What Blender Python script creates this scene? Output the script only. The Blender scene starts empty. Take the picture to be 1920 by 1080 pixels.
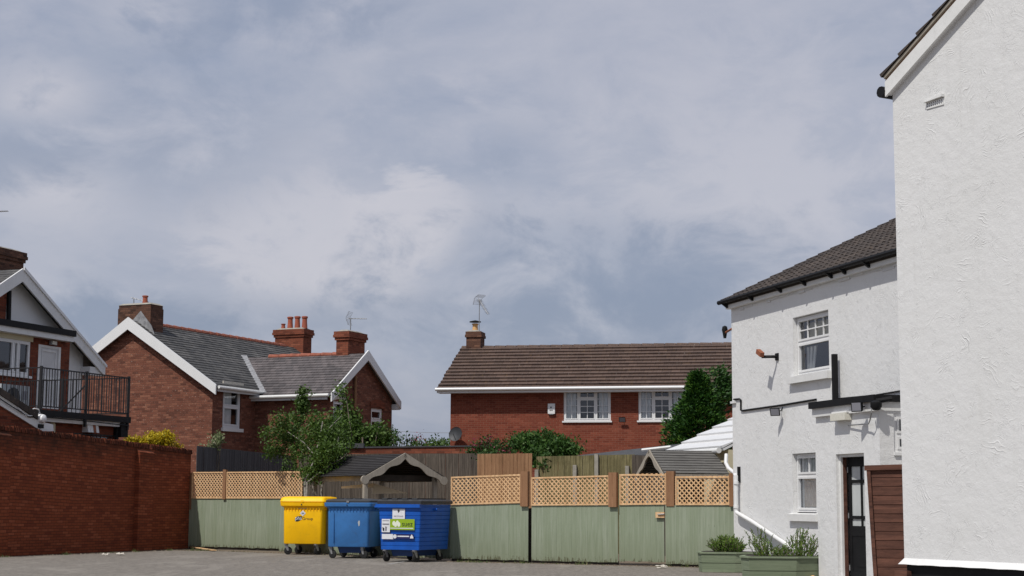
import bpy, bmesh, math, random
from mathutils import Vector, Matrix
from math import sin, cos, pi, radians, atan2, sqrt
random.seed(7)
V = Vector
sc = bpy.context.scene
COL = sc.collection
Z = V((0, 0, 1))

# ------------------------------------------------------------------ camera
FPX = 3080.0
cd = bpy.data.cameras.new('camera'); cam = bpy.data.objects.new('camera', cd); COL.objects.link(cam)
cd.sensor_width = 36; cd.lens = FPX/1920*36; cd.clip_end = 6000; cd.clip_start = .1
cam.location = (0, 0, 1.35)
RM = Matrix.Rotation(radians(90)+math.atan(400/3080), 3, 'X') @ Matrix.Rotation(.005, 3, 'Z')
cam.rotation_euler = RM.to_euler()
sc.camera = cam
CO = V(cam.location)
def ray(px, py): return (RM @ V(((px-960)/FPX, (540-py)/FPX, -1))).normalized()
def at(px, py, Y):
    r = ray(px, py); return CO + r*(Y/r.y)
def gnd(px, py):
    r = ray(px, py); return CO + r*(-CO.z/r.z)

# ------------------------------------------------------------------ mesh builder
class Fr:
    """upright frame: a runs along U, z is up, d is out of the wall (N = U x Z)"""
    def __init__(s, O, U):
        s.O = V((O[0], O[1], 0)); s.U = V((U[0], U[1], 0)).normalized(); s.N = s.U.cross(Z)
    def p(s, a, z, d=0): return s.O + s.U*a + s.N*d + Z*z
    def px(s, x, y, d=0):
        r = ray(x, y); o = s.O + s.N*d
        t = (o-CO).dot(s.N)/r.dot(s.N); q = CO + r*t
        return (q-s.O).dot(s.U), q.z
    def sub(s, a, d, ang=0):
        u = Matrix.Rotation(ang, 3, 'Z') @ s.U
        return Fr(s.p(a, 0, d), u)

ORG = {}
def origin_of(o):
    while o is not None:
        if o.name in ORG: return ORG[o.name]
        o = o.parent
    return V((0, 0, 0))

class MB:
    def __init__(s): s.v = []; s.f = []; s.uv = None
    def face(s, *pts):
        n = len(s.v); s.v += [V(p) for p in pts]; s.f.append(tuple(range(n, n+len(pts)))); return s
    def hexa(s, b, t):
        n = len(s.v); s.v += [V(p) for p in b]+[V(p) for p in t]
        s.f += [(n+3, n+2, n+1, n), (n+4, n+5, n+6, n+7)] + [(n+i, n+(i+1) % 4, n+4+(i+1) % 4, n+4+i) for i in range(4)]
        return s
    def box(s, fr, a0, a1, z0, z1, d0, d1):
        P = fr.p
        return s.hexa([P(a0, z0, d1), P(a1, z0, d1), P(a1, z0, d0), P(a0, z0, d0)], [P(a0, z1, d1), P(a1, z1, d1), P(a1, z1, d0), P(a0, z1, d0)])
    def prism(s, pts, ex):
        n = len(s.v); k = len(pts); ex = V(ex)
        s.v += [V(p) for p in pts]+[V(p)+ex for p in pts]
        s.f += [tuple(range(n, n+k)), tuple(range(n+2*k-1, n+k-1, -1))] + [(n+i, n+k+i, n+k+(i+1) % k, n+(i+1) % k) for i in range(k)]
        return s
    def beam(s, p0, p1, w, h, up=Z):
        p0 = V(p0); p1 = V(p1); t = (p1-p0).normalized(); x = t.cross(up).normalized()*w/2; y = x.cross(t).normalized()*h/2
        return s.hexa([p0-x-y, p0+x-y, p0+x+y, p0-x+y], [p1-x-y, p1+x-y, p1+x+y, p1-x+y])
    def tube(s, pts, r, seg=8, r1=None):
        pts = [V(p) for p in pts]; m = len(pts); r1 = r if r1 is None else r1
        n = len(s.v); ref = None
        for i, p in enumerate(pts):
            t = (pts[min(i+1, m-1)]-pts[max(i-1, 0)]).normalized()
            if ref is None: ref = Z if abs(t.z) < .9 else V((1, 0, 0))
            x = t.cross(ref).normalized(); ref = x.cross(t); y = ref
            rr = r+(r1-r)*i/max(1, m-1)
            for k in range(seg):
                a = 2*pi*k/seg; s.v.append(p+x*cos(a)*rr+y*sin(a)*rr)
        for i in range(m-1):
            for k in range(seg):
                k2 = (k+1) % seg
                s.f.append((n+i*seg+k, n+i*seg+k2, n+(i+1)*seg+k2, n+(i+1)*seg+k))
        s.f.append(tuple(n+k for k in range(seg))[::-1]); s.f.append(tuple(n+(m-1)*seg+k for k in range(seg)))
        return s
    def lathe(s, c, prof, seg=16, ax=None):
        """rings of (r, h) about axis ax from c"""
        c = V(c); ax = V(ax) if ax else Z
        x = ax.orthogonal().normalized(); y = ax.cross(x).normalized(); n = len(s.v)
        for r, h in prof:
            for k in range(seg):
                a = 2*pi*k/seg; s.v.append(c+ax*h+x*cos(a)*r+y*sin(a)*r)
        for i in range(len(prof)-1):
            for k in range(seg):
                k2 = (k+1) % seg
                s.f.append((n+i*seg+k, n+i*seg+k2, n+(i+1)*seg+k2, n+(i+1)*seg+k))
        s.f.append(tuple(n+k for k in range(seg))[::-1]); s.f.append(tuple(n+(len(prof)-1)*seg+k for k in range(seg)))
        return s
    def build(s, name, mat, parent=None, smooth=False, uvf=None):
        o0 = origin_of(parent) if parent else None
        top = parent is None
        if top:
            xs = [v.x for v in s.v]; ys = [v.y for v in s.v]
            o0 = V(((min(xs)+max(xs))/2, (min(ys)+max(ys))/2, min(v.z for v in s.v)))
        me = bpy.data.meshes.new(name)
        me.from_pydata([tuple(v-o0) for v in s.v], [], s.f)
        uvl = me.uv_layers.new(name='UVMap'); data = uvl.data
        for p in me.polygons:
            n = p.normal
            if not uvf:
                if abs(n.z) > .97: t = V((1, 0, 0)); b = V((0, 1, 0))
                else:
                    t = Z.cross(n).normalized(); b = n.cross(t)
            for li in p.loop_indices:
                w = s.v[me.loops[li].vertex_index]
                data[li].uv = uvf(w) if uvf else (w.dot(t), w.dot(b))
        me.materials.append(mat)
        if smooth:
            for p in me.polygons: p.use_smooth = True
            try: me.set_sharp_from_angle(angle=radians(38))
            except Exception: pass
        o = bpy.data.objects.new(name, me); COL.objects.link(o)
        if top: o.location = o0; ORG[o.name] = o0
        else: o.parent = parent
        return o

def tag(o, label=None, cat=None, group=None, kind=None):
    if label: o['label'] = label
    if cat: o['category'] = cat
    if group: o['group'] = group
    if kind: o['kind'] = kind
    return o
def thing(name, loc, label, cat, group=None):
    o = bpy.data.objects.new(name, None); COL.objects.link(o); o.location = V(loc); ORG[o.name] = V(loc)
    o.empty_display_size = .2
    return tag(o, label, cat, group)

# ------------------------------------------------------------------ materials
class NT:
    def __init__(s, name):
        m = bpy.data.materials.new(name); m.use_nodes = True; s.m = m; s.t = m.node_tree; s.b = s.t.nodes['Principled BSDF']
        s.out = s.t.nodes['Material Output']
    def n(s, typ, **kw):
        nd = s.t.nodes.new(typ)
        for k, v in kw.items():
            if k.startswith('i_'):
                key = k[2:].replace('_', ' ')
                s.set(nd.inputs[int(key) if key.isdigit() else key], v)
            else: setattr(nd, k, v)
        return nd
    def set(s, sock, v):
        if isinstance(v, bpy.types.NodeSocket): s.t.links.new(v, sock)
        else:
            if isinstance(v, (tuple, list)) and len(v) == 3 and sock.type == 'RGBA': v = (*v, 1)
            sock.default_value = v
    def math(s, op, a, b=0.0, c=None):
        nd = s.n('ShaderNodeMath', operation=op); s.set(nd.inputs[0], a); s.set(nd.inputs[1], b)
        if c is not None: s.set(nd.inputs[2], c)
        return nd.outputs[0]
    def mix(s, f, a, b, mode='MIX'):
        nd = s.n('ShaderNodeMix', data_type='RGBA', blend_type=mode); s.set(nd.inputs[0], f); s.set(nd.inputs[6], a); s.set(nd.inputs[7], b)
        return nd.outputs[2]
    def uv(s, scale=(1, 1, 1), rot=0):
        c = s.n('ShaderNodeTexCoord'); mp = s.n('ShaderNodeMapping'); s.set(mp.inputs[0], c.outputs['UV'])
        mp.inputs['Scale'].default_value = scale; mp.inputs['Rotation'].default_value = (0, 0, rot); return mp.outputs[0]
    def world(s, scale=(1, 1, 1)):
        c = s.n('ShaderNodeNewGeometry'); mp = s.n('ShaderNodeMapping'); s.set(mp.inputs[0], c.outputs['Position'])
        mp.inputs['Scale'].default_value = scale; return mp.outputs[0]
    def noise(s, vec, scale, detail=4, rough=.55, dist=0):
        nd = s.n('ShaderNodeTexNoise'); s.set(nd.inputs['Vector'], vec); nd.inputs['Scale'].default_value = scale
        nd.inputs['Detail'].default_value = detail; nd.inputs['Roughness'].default_value = rough; nd.inputs['Distortion'].default_value = dist
        return nd.outputs[0]
    def ramp(s, f, *stops):
        nd = s.n('ShaderNodeValToRGB'); s.set(nd.inputs[0], f); e = nd.color_ramp.elements
        while len(e) < len(stops): e.new(.5)
        for el, (p, c) in zip(e, stops):
            el.position = p; el.color = (*c, 1) if isinstance(c, tuple) else (c, c, c, 1)
        return nd.outputs[0]
    def rng(s, f, a, b, c=0.0, d=1.0):
        nd = s.n('ShaderNodeMapRange'); s.set(nd.inputs[0], f)
        for i, v in enumerate((a, b, c, d)): nd.inputs[i+1].default_value = v
        return nd.outputs[0]
    def bump(s, h, strength=.5, dist=.01, nrm=None):
        nd = s.n('ShaderNodeBump'); nd.inputs['Strength'].default_value = strength; nd.inputs['Distance'].default_value = dist
        s.set(nd.inputs['Height'], h)
        if nrm is not None: s.set(nd.inputs['Normal'], nrm)
        return nd.outputs[0]
    def fin(s, col, rough=.8, nrm=None, metal=0, spec=.3):
        s.set(s.b.inputs['Base Color'], col); s.set(s.b.inputs['Roughness'], rough)
        if nrm is not None: s.set(s.b.inputs['Normal'], nrm)
        s.b.inputs['Metallic'].default_value = metal; s.b.inputs['Specular IOR Level'].default_value = spec
        return s.m
def C(r, g, b):  # sRGB 0-255 to linear
    return tuple(((x/255+.055)/1.055)**2.4 if x > 10 else x/255/12.92 for x in (r, g, b))
def mul(c, k): return tuple(x*k for x in c)

def m_plain(name, c, rough=.6, var=.12, scale=3, bump=0, metal=0, spec=.4, dirt=0):
    n = NT(name); w = n.world()
    f = n.noise(w, scale, 5); col = n.mix(n.rng(f, .3, .7), mul(c, 1-var), mul(c, 1+var))
    if dirt:
        g = n.noise(w, scale*3.1, 6, .7); col = n.mix(n.math('MULTIPLY', n.rng(g, .52, .72), dirt), col, (.05, .045, .035))
    return n.fin(col, rough, n.bump(n.noise(w, 60, 3), .4, bump) if bump else None, metal, spec)

def m_brick(name, c1, c2, c3, mortar, grime=.3, mw=.010, bump=.006, whitish=0.0, w=.225, h=.075, top_dark=None):
    n = NT(name); uv = n.uv()
    wob = n.noise(uv, 1.3, 2); 
    br = n.n('ShaderNodeTexBrick'); n.set(br.inputs['Vector'], uv)
    for k, v in (('Scale', 1), ('Mortar Size', mw/2), ('Mortar Smooth', .3), ('Bias', 0), ('Brick Width', w), ('Row Height', h)): br.inputs[k].default_value = v
    br.inputs['Color1'].default_value = (0, 0, 0, 1); br.inputs['Color2'].default_value = (1, 1, 1, 1); br.inputs['Mortar'].default_value = (.5, .5, .5, 1)
    col = n.ramp(br.outputs['Color'], (0, c2), (.35, c1), (.7, c1), (1, c3))
    big = n.noise(uv, .55, 4, .6); col = n.mix(n.rng(big, .3, .75, 0, grime), col, mul(c2, .45))
    fine = n.noise(uv, 24, 5, .75); col = n.mix(n.rng(fine, .35, .75, 0, .55), col, mul(c1, .42))
    if whitish:
        vo = n.noise(uv, 17, 3, .6); col = n.mix(n.rng(vo, .62, .70, 0, whitish), col, (.5, .42, .36))
    col = n.mix(n.math('MULTIPLY', br.outputs['Fac'], .9), col, mortar)
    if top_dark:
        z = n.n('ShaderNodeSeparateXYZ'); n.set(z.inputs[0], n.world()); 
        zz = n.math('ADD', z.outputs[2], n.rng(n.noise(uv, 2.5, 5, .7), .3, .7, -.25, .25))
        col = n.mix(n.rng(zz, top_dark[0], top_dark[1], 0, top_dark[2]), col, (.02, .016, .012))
    hgt = n.math('SUBTRACT', n.math('MULTIPLY', fine, .4), br.outputs['Fac'])
    return n.fin(col, .9, n.bump(hgt, .8, bump), spec=.15)

def m_wood(name, c, c2, board=.1, grey=0.0, rough=.85, horiz=False, stain=None, fine=1.0, spec=.15):
    """vertical boards: colour per board and long grain streaks"""
    n = NT(name); uv = n.uv((1, 1, 1), pi/2 if horiz else 0)
    sp = n.n('ShaderNodeSeparateXYZ'); n.set(sp.inputs[0], uv)
    idx = n.math('FLOOR', n.math('DIVIDE', sp.outputs[0], board))
    wn = n.n('ShaderNodeTexWhiteNoise', noise_dimensions='1D'); n.set(wn.inputs['W'], idx)
    st = n.n('ShaderNodeMapping'); n.set(st.inputs[0], uv); st.inputs['Scale'].default_value = (22*fine, 1.2, 1)
    g = n.noise(st.outputs[0], 1.5, 6, .65, .4)
    col = n.mix(n.rng(g, .3, .7), c, c2)
    col = n.mix(n.rng(wn.outputs[0], 0, 1, 0, .5), col, mul(c2, .75))
    if stain:
        b = n.noise(uv, 1.7, 5, .6); col = n.mix(n.rng(b, .45, .7, 0, .7), col, stain)
    ds = n.noise(n.world(), 6, 5, .7); col = n.mix(n.rng(ds, .55, .8, 0, .35), col, mul(c2, .35))
    return n.fin(col, rough, n.bump(g, .5, .004), spec=spec)

def m_green():
    n = NT('sage_green_painted_boards'); uv = n.uv()
    sp = n.n('ShaderNodeSeparateXYZ'); n.set(sp.inputs[0], uv)
    idx = n.math('FLOOR', n.math('DIVIDE', sp.outputs[0], .125))
    wn = n.n('ShaderNodeTexWhiteNoise', noise_dimensions='1D'); n.set(wn.inputs['W'], idx)
    st = n.n('ShaderNodeMapping'); n.set(st.inputs[0], uv); st.inputs['Scale'].default_value = (14, .8, 1)
    g = n.noise(st.outputs[0], 1.5, 6, .62, .3)
    a = C(152, 160, 142); b = C(128, 138, 117)
    col = n.mix(n.rng(g, .35, .68), a, b)
    col = n.mix(n.rng(wn.outputs[0], 0, 1, 0, .5), col, C(126, 137, 113))
    sc_ = n.n('ShaderNodeMapping'); n.set(sc_.inputs[0], uv); sc_.inputs['Scale'].default_value = (9, 2.2, 1)
    scr = n.noise(sc_.outputs[0], 2, 3, .8, .5); col = n.mix(n.rng(scr, .70, .74, 0, .7), col, C(60, 66, 50))
    z = n.n('ShaderNodeSeparateXYZ'); n.set(z.inputs[0], n.world())
    st2 = n.n('ShaderNodeMapping'); n.set(st2.inputs[0], uv); st2.inputs['Scale'].default_value = (16, 5, 1)
    e = n.math('ADD', z.outputs[2], n.rng(n.noise(st2.outputs[0], 1.4, 4, .7), .35, .65, -.11, .11))
    col = n.mix(n.rng(e, .10, .02, 0, .8), col, C(70, 62, 42))
    col = n.mix(n.rng(z.outputs[2], .75, .1, 0, .3), col, C(100, 104, 78))
    return n.fin(col, .75, n.bump(g, .35, .004), spec=.2)

def m_render(name, base=.78, strength=1.0, scale=1.0):
    """white masonry paint over a coarse trowelled render"""
    n = NT(name); uv = n.uv((scale, scale, 1))
    dis = n.n('ShaderNodeTexNoise'); n.set(dis.inputs['Vector'], uv); dis.inputs['Scale'].default_value = 2.2; dis.inputs['Detail'].default_value = 3
    dv = n.n('ShaderNodeVectorMath', operation='MULTIPLY_ADD'); n.set(dv.inputs[0], dis.outputs[1]); dv.inputs[1].default_value = (.5, .5, 0); n.set(dv.inputs[2], uv)
    p = dv.outputs[0]
    hs = None
    for sc_, fr, off, lo in ((2.3, 120, 0.0, .52), (3.6, 165, 5.3, .54), (1.6, 90, 9.1, .53)):
        vo = n.n('ShaderNodeTexVoronoi'); mp = n.n('ShaderNodeMapping'); n.set(mp.inputs[0], p); mp.inputs['Location'].default_value = (off, off*.7, 0)
        n.set(vo.inputs['Vector'], mp.outputs[0]); vo.inputs['Scale'].default_value = sc_
        cs = n.n('ShaderNodeSeparateColor'); n.set(cs.inputs[0], vo.outputs['Color'])
        ang = n.math('MULTIPLY', cs.outputs[0], 6.283)
        sp = n.n('ShaderNodeSeparateXYZ'); n.set(sp.inputs[0], p)
        s_ = n.math('ADD', n.math('MULTIPLY', sp.outputs[0], n.math('COSINE', ang)), n.math('MULTIPLY', sp.outputs[1], n.math('SINE', ang)))
        w = n.math('SINE', n.math('MULTIPLY', s_, fr))
        w = n.math('POWER', n.math('MAXIMUM', w, 0.0), 2.0)
        mask = n.rng(n.noise(mp.outputs[0], 2.6*sc_/2.4, 2, .5), lo, lo+.12)
        edge = n.rng(vo.outputs['Distance'], .45, .15)
        h = n.math('MULTIPLY', n.math('MULTIPLY', w, mask), edge)
        hs = h if hs is None else n.math('ADD', hs, h)
    # raised curls of plaster
    r1 = n.noise(p, 6.5, 3, .55, 1.6); curl = n.math('SUBTRACT', 1.0, n.math('MULTIPLY', n.math('ABSOLUTE', n.math('SUBTRACT', r1, .5)), 34))
    curl = n.math('MAXIMUM', curl, 0.0); cm = n.rng(n.noise(uv, 3.4, 3, .6), .48, .66)
    curl = n.math('MULTIPLY', curl, cm)
    soft = n.noise(uv, 6, 5, .6)
    fine = n.noise(uv, 45, 3, .6)
    h = n.math('ADD', n.math('ADD', n.math('MULTIPLY', hs, .34), n.math('MULTIPLY', curl, .20)), n.math('ADD', n.math('MULTIPLY', soft, .9), n.math('MULTIPLY', fine, .12)))
    f = n.noise(uv, .8, 5, .6); col = n.mix(n.rng(f, .3, .7), (base*.95, base*.95, base*.94), (base, base, base))
    g = n.noise(uv, 3.1, 6, .75); col = n.mix(n.rng(g, .62, .78, 0, .12), col, (base*.8, base*.72, base*.7))
    stv = n.n('ShaderNodeMapping'); n.set(stv.inputs[0], uv); stv.inputs['Scale'].default_value = (5, .35, 1)
    g2 = n.noise(stv.outputs[0], 1.5, 5, .7); col = n.mix(n.rng(g2, .55, .8, 0, .28), col, (base*.7, base*.69, base*.66))
    return n.fin(col, .75, n.bump(h, strength, .016), spec=.25)

def m_slate(name, c1, c2, w=.25, h=.2, streak=.4, lichen=0.0, joint=.9, sm=(2.2, .5, 1)):
    n = NT(name); uv = n.uv()
    br = n.n('ShaderNodeTexBrick'); n.set(br.inputs['Vector'], uv)
    for k, v in (('Scale', 1), ('Mortar Size', .006), ('Mortar Smooth', .2), ('Bias', 0), ('Brick Width', w), ('Row Height', h)): br.inputs[k].default_value = v
    br.inputs['Color1'].default_value = (0, 0, 0, 1); br.inputs['Color2'].default_value = (1, 1, 1, 1)
    col = n.mix(br.outputs['Color'], c1, c2)
    st = n.n('ShaderNodeMapping'); n.set(st.inputs[0], uv); st.inputs['Scale'].default_value = sm
    s_ = n.noise(st.outputs[0], 1.4, 6, .65); col = n.mix(n.rng(s_, .35, .75, 0, streak), col, mul(c1, .45))
    s2 = n.noise(uv, 1.1, 5, .7); col = n.mix(n.rng(s2, .5, .75, 0, streak), col, mul(c2, 1.6))
    if lichen:
        l = n.noise(uv, 13, 4, .6); col = n.mix(n.rng(l, .64, .70, 0, lichen), col, (.34, .30, .26))
        l = n.noise(uv, 5, 4, .7); col = n.mix(n.rng(l, .58, .72, 0, lichen*.7), col, (.22, .14, .07))
    col = n.mix(n.math('MULTIPLY', br.outputs['Fac'], joint), col, mul(c1, .25))
    return n.fin(col, .7, n.bump(n.math('SUBTRACT', n.noise(uv, 30, 3), br.outputs['Fac']), .5, .006), spec=.25)

def m_leaf(name, a, b, c=None, trans=.25, scale=2.5, rough=.55):
    n = NT(name); g = n.n('ShaderNodeNewGeometry')
    col = n.mix(g.outputs['Random Per Island'], a, b)
    if c: col = n.mix(n.rng(g.outputs['Random Per Island'], .86, .95), col, c)
    cl = n.noise(n.world(), scale, 3); col = n.mix(n.rng(cl, .35, .65, 0, .6), col, mul(a, .6))
    n.fin(col, rough, spec=.3)
    tr = n.n('ShaderNodeBsdfTranslucent'); n.set(tr.inputs[0], n.mix(.5, col, (.15, .25, .02), 'MULTIPLY') if False else col)
    mx = n.n('ShaderNodeMixShader'); mx.inputs[0].default_value = trans
    n.t.links.new(n.b.outputs[0], mx.inputs[1]); n.t.links.new(tr.outputs[0], mx.inputs[2]); n.t.links.new(mx.outputs[0], n.out.inputs[0])
    return n.m

def m_glass(name='window_glass', tint=(.93, .95, .95), f0=.05):
    n = NT(name); tr = n.n('ShaderNodeBsdfTransparent'); tr.inputs[0].default_value = (*tint, 1)
    gl = n.n('ShaderNodeBsdfGlossy'); gl.inputs['Roughness'].default_value = .03; gl.inputs[0].default_value = (.9, .93, 1, 1)
    n.set(gl.inputs['Normal'], n.bump(n.noise(n.world(), 1.2, 2), .15, .02))
    fr = n.n('ShaderNodeFresnel'); fr.inputs[0].default_value = 1.5
    mx = n.n('ShaderNodeMixShader'); n.set(mx.inputs[0], n.math('ADD', n.math('MULTIPLY', fr.outputs[0], .85), f0))
    n.t.links.new(tr.outputs[0], mx.inputs[1]); n.t.links.new(gl.outputs[0], mx.inputs[2]); n.t.links.new(mx.outputs[0], n.out.inputs[0])
    return n.m

def m_asphalt():
    n = NT('worn_asphalt'); w = n.world()
    a = n.noise(w, 30, 6, .95); b = n.noise(w, .45, 6, .65); c = n.noise(w, 3.2, 6, .7)
    col = n.mix(n.rng(a, .3, .7), (.05, .044, .038), (.40, .36, .315))
    col = n.mix(n.rng(b, .35, .7, 0, .55), col, (.235, .21, .18))
    col = n.mix(n.rng(c, .55, .75, 0, .5), col, (.09, .082, .074))
    st = n.noise(n.world((3.2, .7, 1)), 2.6, 8, .85, .3); col = n.mix(n.rng(st, .40, .60, 0, .6), col, (.10, .09, .078))
    pt = n.noise(n.world((1, .35, 1)), .9, 4, .6, .6); col = n.mix(n.rng(pt, .54, .60, 0, .35), col, (.30, .275, .24))
    sp = n.noise(n.world((9, 2.2, 1)), 3.0, 3, .8); col = n.mix(n.rng(sp, .66, .72, 0, .8), col, (.035, .032, .028))
    col = n.mix(n.rng(n.noise(n.world((9, 2.0, 1)), 3.7, 3, .8), .68, .72, 0, .7), col, (.50, .47, .42))
    return n.fin(col, .92, n.bump(a, .8, .006), spec=.2)

M = {}
M['asphalt'] = m_asphalt()
M['dirt'] = m_plain('dry_soil_and_grit', (.16, .125, .09), .95, .5, 14, .01)
M['green'] = m_green()
M['planter'] = m_wood('green_planter_boards', C(144, 154, 130), C(116, 128, 104), .5, horiz=True)
M['trellis'] = m_wood('new_trellis_timber', C(232, 198, 156), C(206, 164, 120), .05, fine=.6)
M['post'] = m_wood('brown_treated_post', C(158, 120, 92), C(128, 94, 68), .3)
M['grey_fence'] = m_wood('weathered_grey_boards', C(118, 108, 98), C(66, 60, 55), .1)
M['dark_fence'] = m_wood('dark_grey_boards', C(98, 98, 100), C(70, 70, 73), .12)
M['orange_fence'] = m_wood('orange_brown_boards', C(172, 134, 102), C(128, 94, 68), .1)
M['pale_fence'] = m_wood('mossy_pale_boards', C(158, 148, 112), C(96, 90, 60), .09, stain=C(70, 66, 42))
M['concrete'] = m_plain('concrete_post', C(150, 145, 135), .9, .2, 8, .004)
M['brown_boards'] = m_wood('dark_brown_weatherboards', C(124, 86, 72), C(74, 52, 46), .137, horiz=True, fine=.5)
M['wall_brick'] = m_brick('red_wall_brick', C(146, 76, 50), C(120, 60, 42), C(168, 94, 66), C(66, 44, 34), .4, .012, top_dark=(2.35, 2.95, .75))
M['coping'] = m_brick('mossy_coping_brick', C(120, 62, 44), C(60, 40, 32), C(150, 92, 70), C(50, 38, 30), .9, .012, w=.075, h=.3)
M['house_brick'] = m_brick('old_house_brick', C(132, 84, 68), C(98, 63, 53), C(158, 108, 87), C(106, 80, 68), .3, .010, whitish=.55)
M['new_brick'] = m_brick('modern_red_brick', C(132, 70, 54), C(114, 58, 46), C(148, 84, 66), C(146, 110, 92), .2, .009)
M['stack_brick'] = m_brick('chimney_brick', C(112, 80, 66), C(70, 52, 45), C(146, 106, 86), C(84, 74, 66), .6, .010)
M['red_stack'] = m_brick('orange_chimney_brick', C(146, 84, 64), C(108, 62, 48), C(168, 104, 80), C(100, 76, 64), .6, .010)
M['ext_brick'] = m_brick('extension_brick', C(130, 70, 52), C(94, 52, 40), C(146, 84, 62), C(96, 74, 62), .3, .010)  # plain brick tones for the extension, bay and lean-to
M['slate'] = m_slate('grey_slate', C(74, 74, 75), C(98, 96, 94), .25, .19, .75, 0, .9, (3.2, .35, 1))
M['slate2'] = m_slate('brownish_slate', C(86, 82, 83), C(108, 101, 101), .25, .19, .6, 0, .9, (3.2, .35, 1))
M['tile'] = m_slate('brown_concrete_tile', C(84, 69, 62), C(100, 82, 73), .33, .345, .22, .9, .7, (.8, 1.3, 1))
M['pantile'] = m_slate('dark_weathered_pantile', C(56, 50, 47), C(82, 73, 67), .28, 50, .5, .35, .6, (.8, 1.3, 1))
M['ridge'] = m_plain('red_ridge_tile', C(148, 88, 70), .85, .3, 5, dirt=.5)
M['pot'] = m_plain('clay_chimney_pot', C(158, 86, 66), .8, .2, 8, dirt=.4)
M['pot_pale'] = m_plain('buff_chimney_pot', C(210, 165, 110), .8, .12, 8, dirt=.3)
M['white'] = m_plain('white_upvc', (.74, .74, .74), .35, .03, 2)
M['white_paint'] = m_plain('white_painted_timber', (.72, .72, .71), .5, .05, 3, dirt=.12)
M['gutter'] = m_plain('white_plastic_gutter', (.74, .74, .72), .4, .06, 4, dirt=.2)
M['stone'] = m_plain('pale_stone_lintel', C(196, 190, 178), .85, .1, 5, dirt=.2)
M['lead'] = m_plain('lead_flashing', C(140, 140, 142), .6, .35, 9)
M['black'] = m_plain('black_paint', (.010, .010, .011), .6, .2, 5, spec=.2)
M['black_iron'] = m_plain('black_iron_railing', (.015, .014, .015), .5, .2, 5)
M['render'] = m_render('white_textured_render', .74, .9)
M['render_big'] = m_render('white_trowelled_render', .70, .75)
M['render_smooth'] = m_render('white_flat_render', .76, .35)
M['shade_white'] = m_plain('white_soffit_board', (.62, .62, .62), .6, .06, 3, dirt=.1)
M['glass'] = m_glass()
M['room'] = m_plain('dark_room_behind_glass', (.030, .032, .036), .9, .3, 1)
M['curtain'] = m_plain('pale_curtain', (.80, .80, .79), .9, .12, 5)
M['blind'] = m_plain('grey_blind', (.42, .44, .45), .8, .05, 2)
M['grey_metal'] = m_plain('galvanised_metal', C(150, 150, 150), .45, .15, 12, metal=.6)
M['cream'] = m_plain('cream_wall', C(205, 195, 165), .85, .06, 2)
M['taupe'] = m_wood('grey_beige_painted_timber', C(176, 168, 156), C(152, 144, 132), .5, fine=.5)
M['shelter_roof'] = m_wood('dark_shelter_boards', C(74, 72, 72), C(48, 46, 47), .12, horiz=True)
M['shelter2_roof'] = m_wood('grey_weathered_shelter_boards', C(128, 126, 122), C(86, 84, 82), .08, horiz=True)
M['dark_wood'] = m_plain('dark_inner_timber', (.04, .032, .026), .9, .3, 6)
M['felt'] = m_plain('black_roofing_felt', C(72, 73, 76), .95, .2, 6, .004)
M['sail'] = m_plain('beige_canvas', C(205, 190, 165), .9, .06, 2)
M['yellow'] = m_plain('yellow_plastic', (1.0, .55, .001), .5, .08, 2, spec=.3, dirt=.12)
M['blue'] = m_plain('faded_blue_plastic', C(58, 116, 178), .5, .14, 2.2, spec=.4, dirt=.22)
M['blue_dark'] = m_plain('deep_blue_plastic', C(20, 52, 100), .5, .1, 2)
M['blue_metal'] = m_plain('bright_blue_painted_steel', (.004, .085, .42), .45, .15, 3, spec=.4, dirt=.2)
M['lid'] = m_plain('charcoal_plastic_lid', C(56, 58, 62), .55, .15, 5)
M['tyre'] = m_plain('black_rubber', (.016, .016, .016), .8, .2, 9)
M['label_white'] = m_plain('white_sticker', (.68, .69, .72), .5, .08, 20)
M['label_green'] = m_plain('lime_green_sticker', C(140, 170, 30), .5, .05, 6)
M['ink'] = m_plain('dark_ink', (.02, .022, .02), .6, .05, 3)
M['ink_grey'] = m_plain('grey_ink', (.22, .22, .25), .6, .05, 3)
M['navy'] = m_plain('navy_sticker', (.01, .015, .10), .5, .05, 3)
M['paper'] = m_plain('pale_print', (.72, .76, .62), .5, .05, 3)
M['amber'] = m_plain('rusty_orange_metal', C(140, 84, 58), .7, .3, 20)
M['red'] = m_plain('red_sign', C(190, 24, 52), .4, .05, 3)
M['diffuser'] = m_plain('ribbed_light_diffuser', (.68, .66, .58), .4, .08, 20)
M['bark'] = m_plain('grey_brown_bark', (.16, .13, .10), .9, .4, 14)
M['bark_pale'] = m_plain('pale_bark', (.27, .25, .22), .9, .35, 22)
M['leaf'] = m_leaf('broad_green_leaves', (.040, .085, .012), (.11, .19, .026), (.15, .22, .07), .22)
M['leaf_dark'] = m_leaf('dark_green_leaves', (.020, .060, .009), (.055, .12, .018), (.16, .2, .10), .25)
M['ivy'] = m_leaf('ivy_leaves', (.030, .085, .014), (.085, .17, .03), (.16, .26, .07), .25)
M['conifer'] = m_leaf('conifer_sprays', (.016, .060, .010), (.05, .13, .016), None, .15, 2.2)
M['conifer_tip'] = m_leaf('conifer_tips', (.07, .17, .02), (.15, .26, .03), None, .2, 2.5)
M['yellow_leaf'] = m_leaf('golden_leaves', (.50, .36, .01), (.66, .52, .03), (.2, .26, .02), .3)
M['red_leaf'] = m_leaf('crimson_flowers', (.22, .02, .05), (.36, .08, .12), None, .3)
M['rosemary'] = m_leaf('rosemary_needles', (.07, .17, .012), (.20, .36, .03), (.28, .34, .07), .35, 5)
M['pale_leaf'] = m_leaf('pale_flower_leaves', (.10, .15, .05), (.4, .42, .24), (.55, .5, .4), .3)

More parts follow.
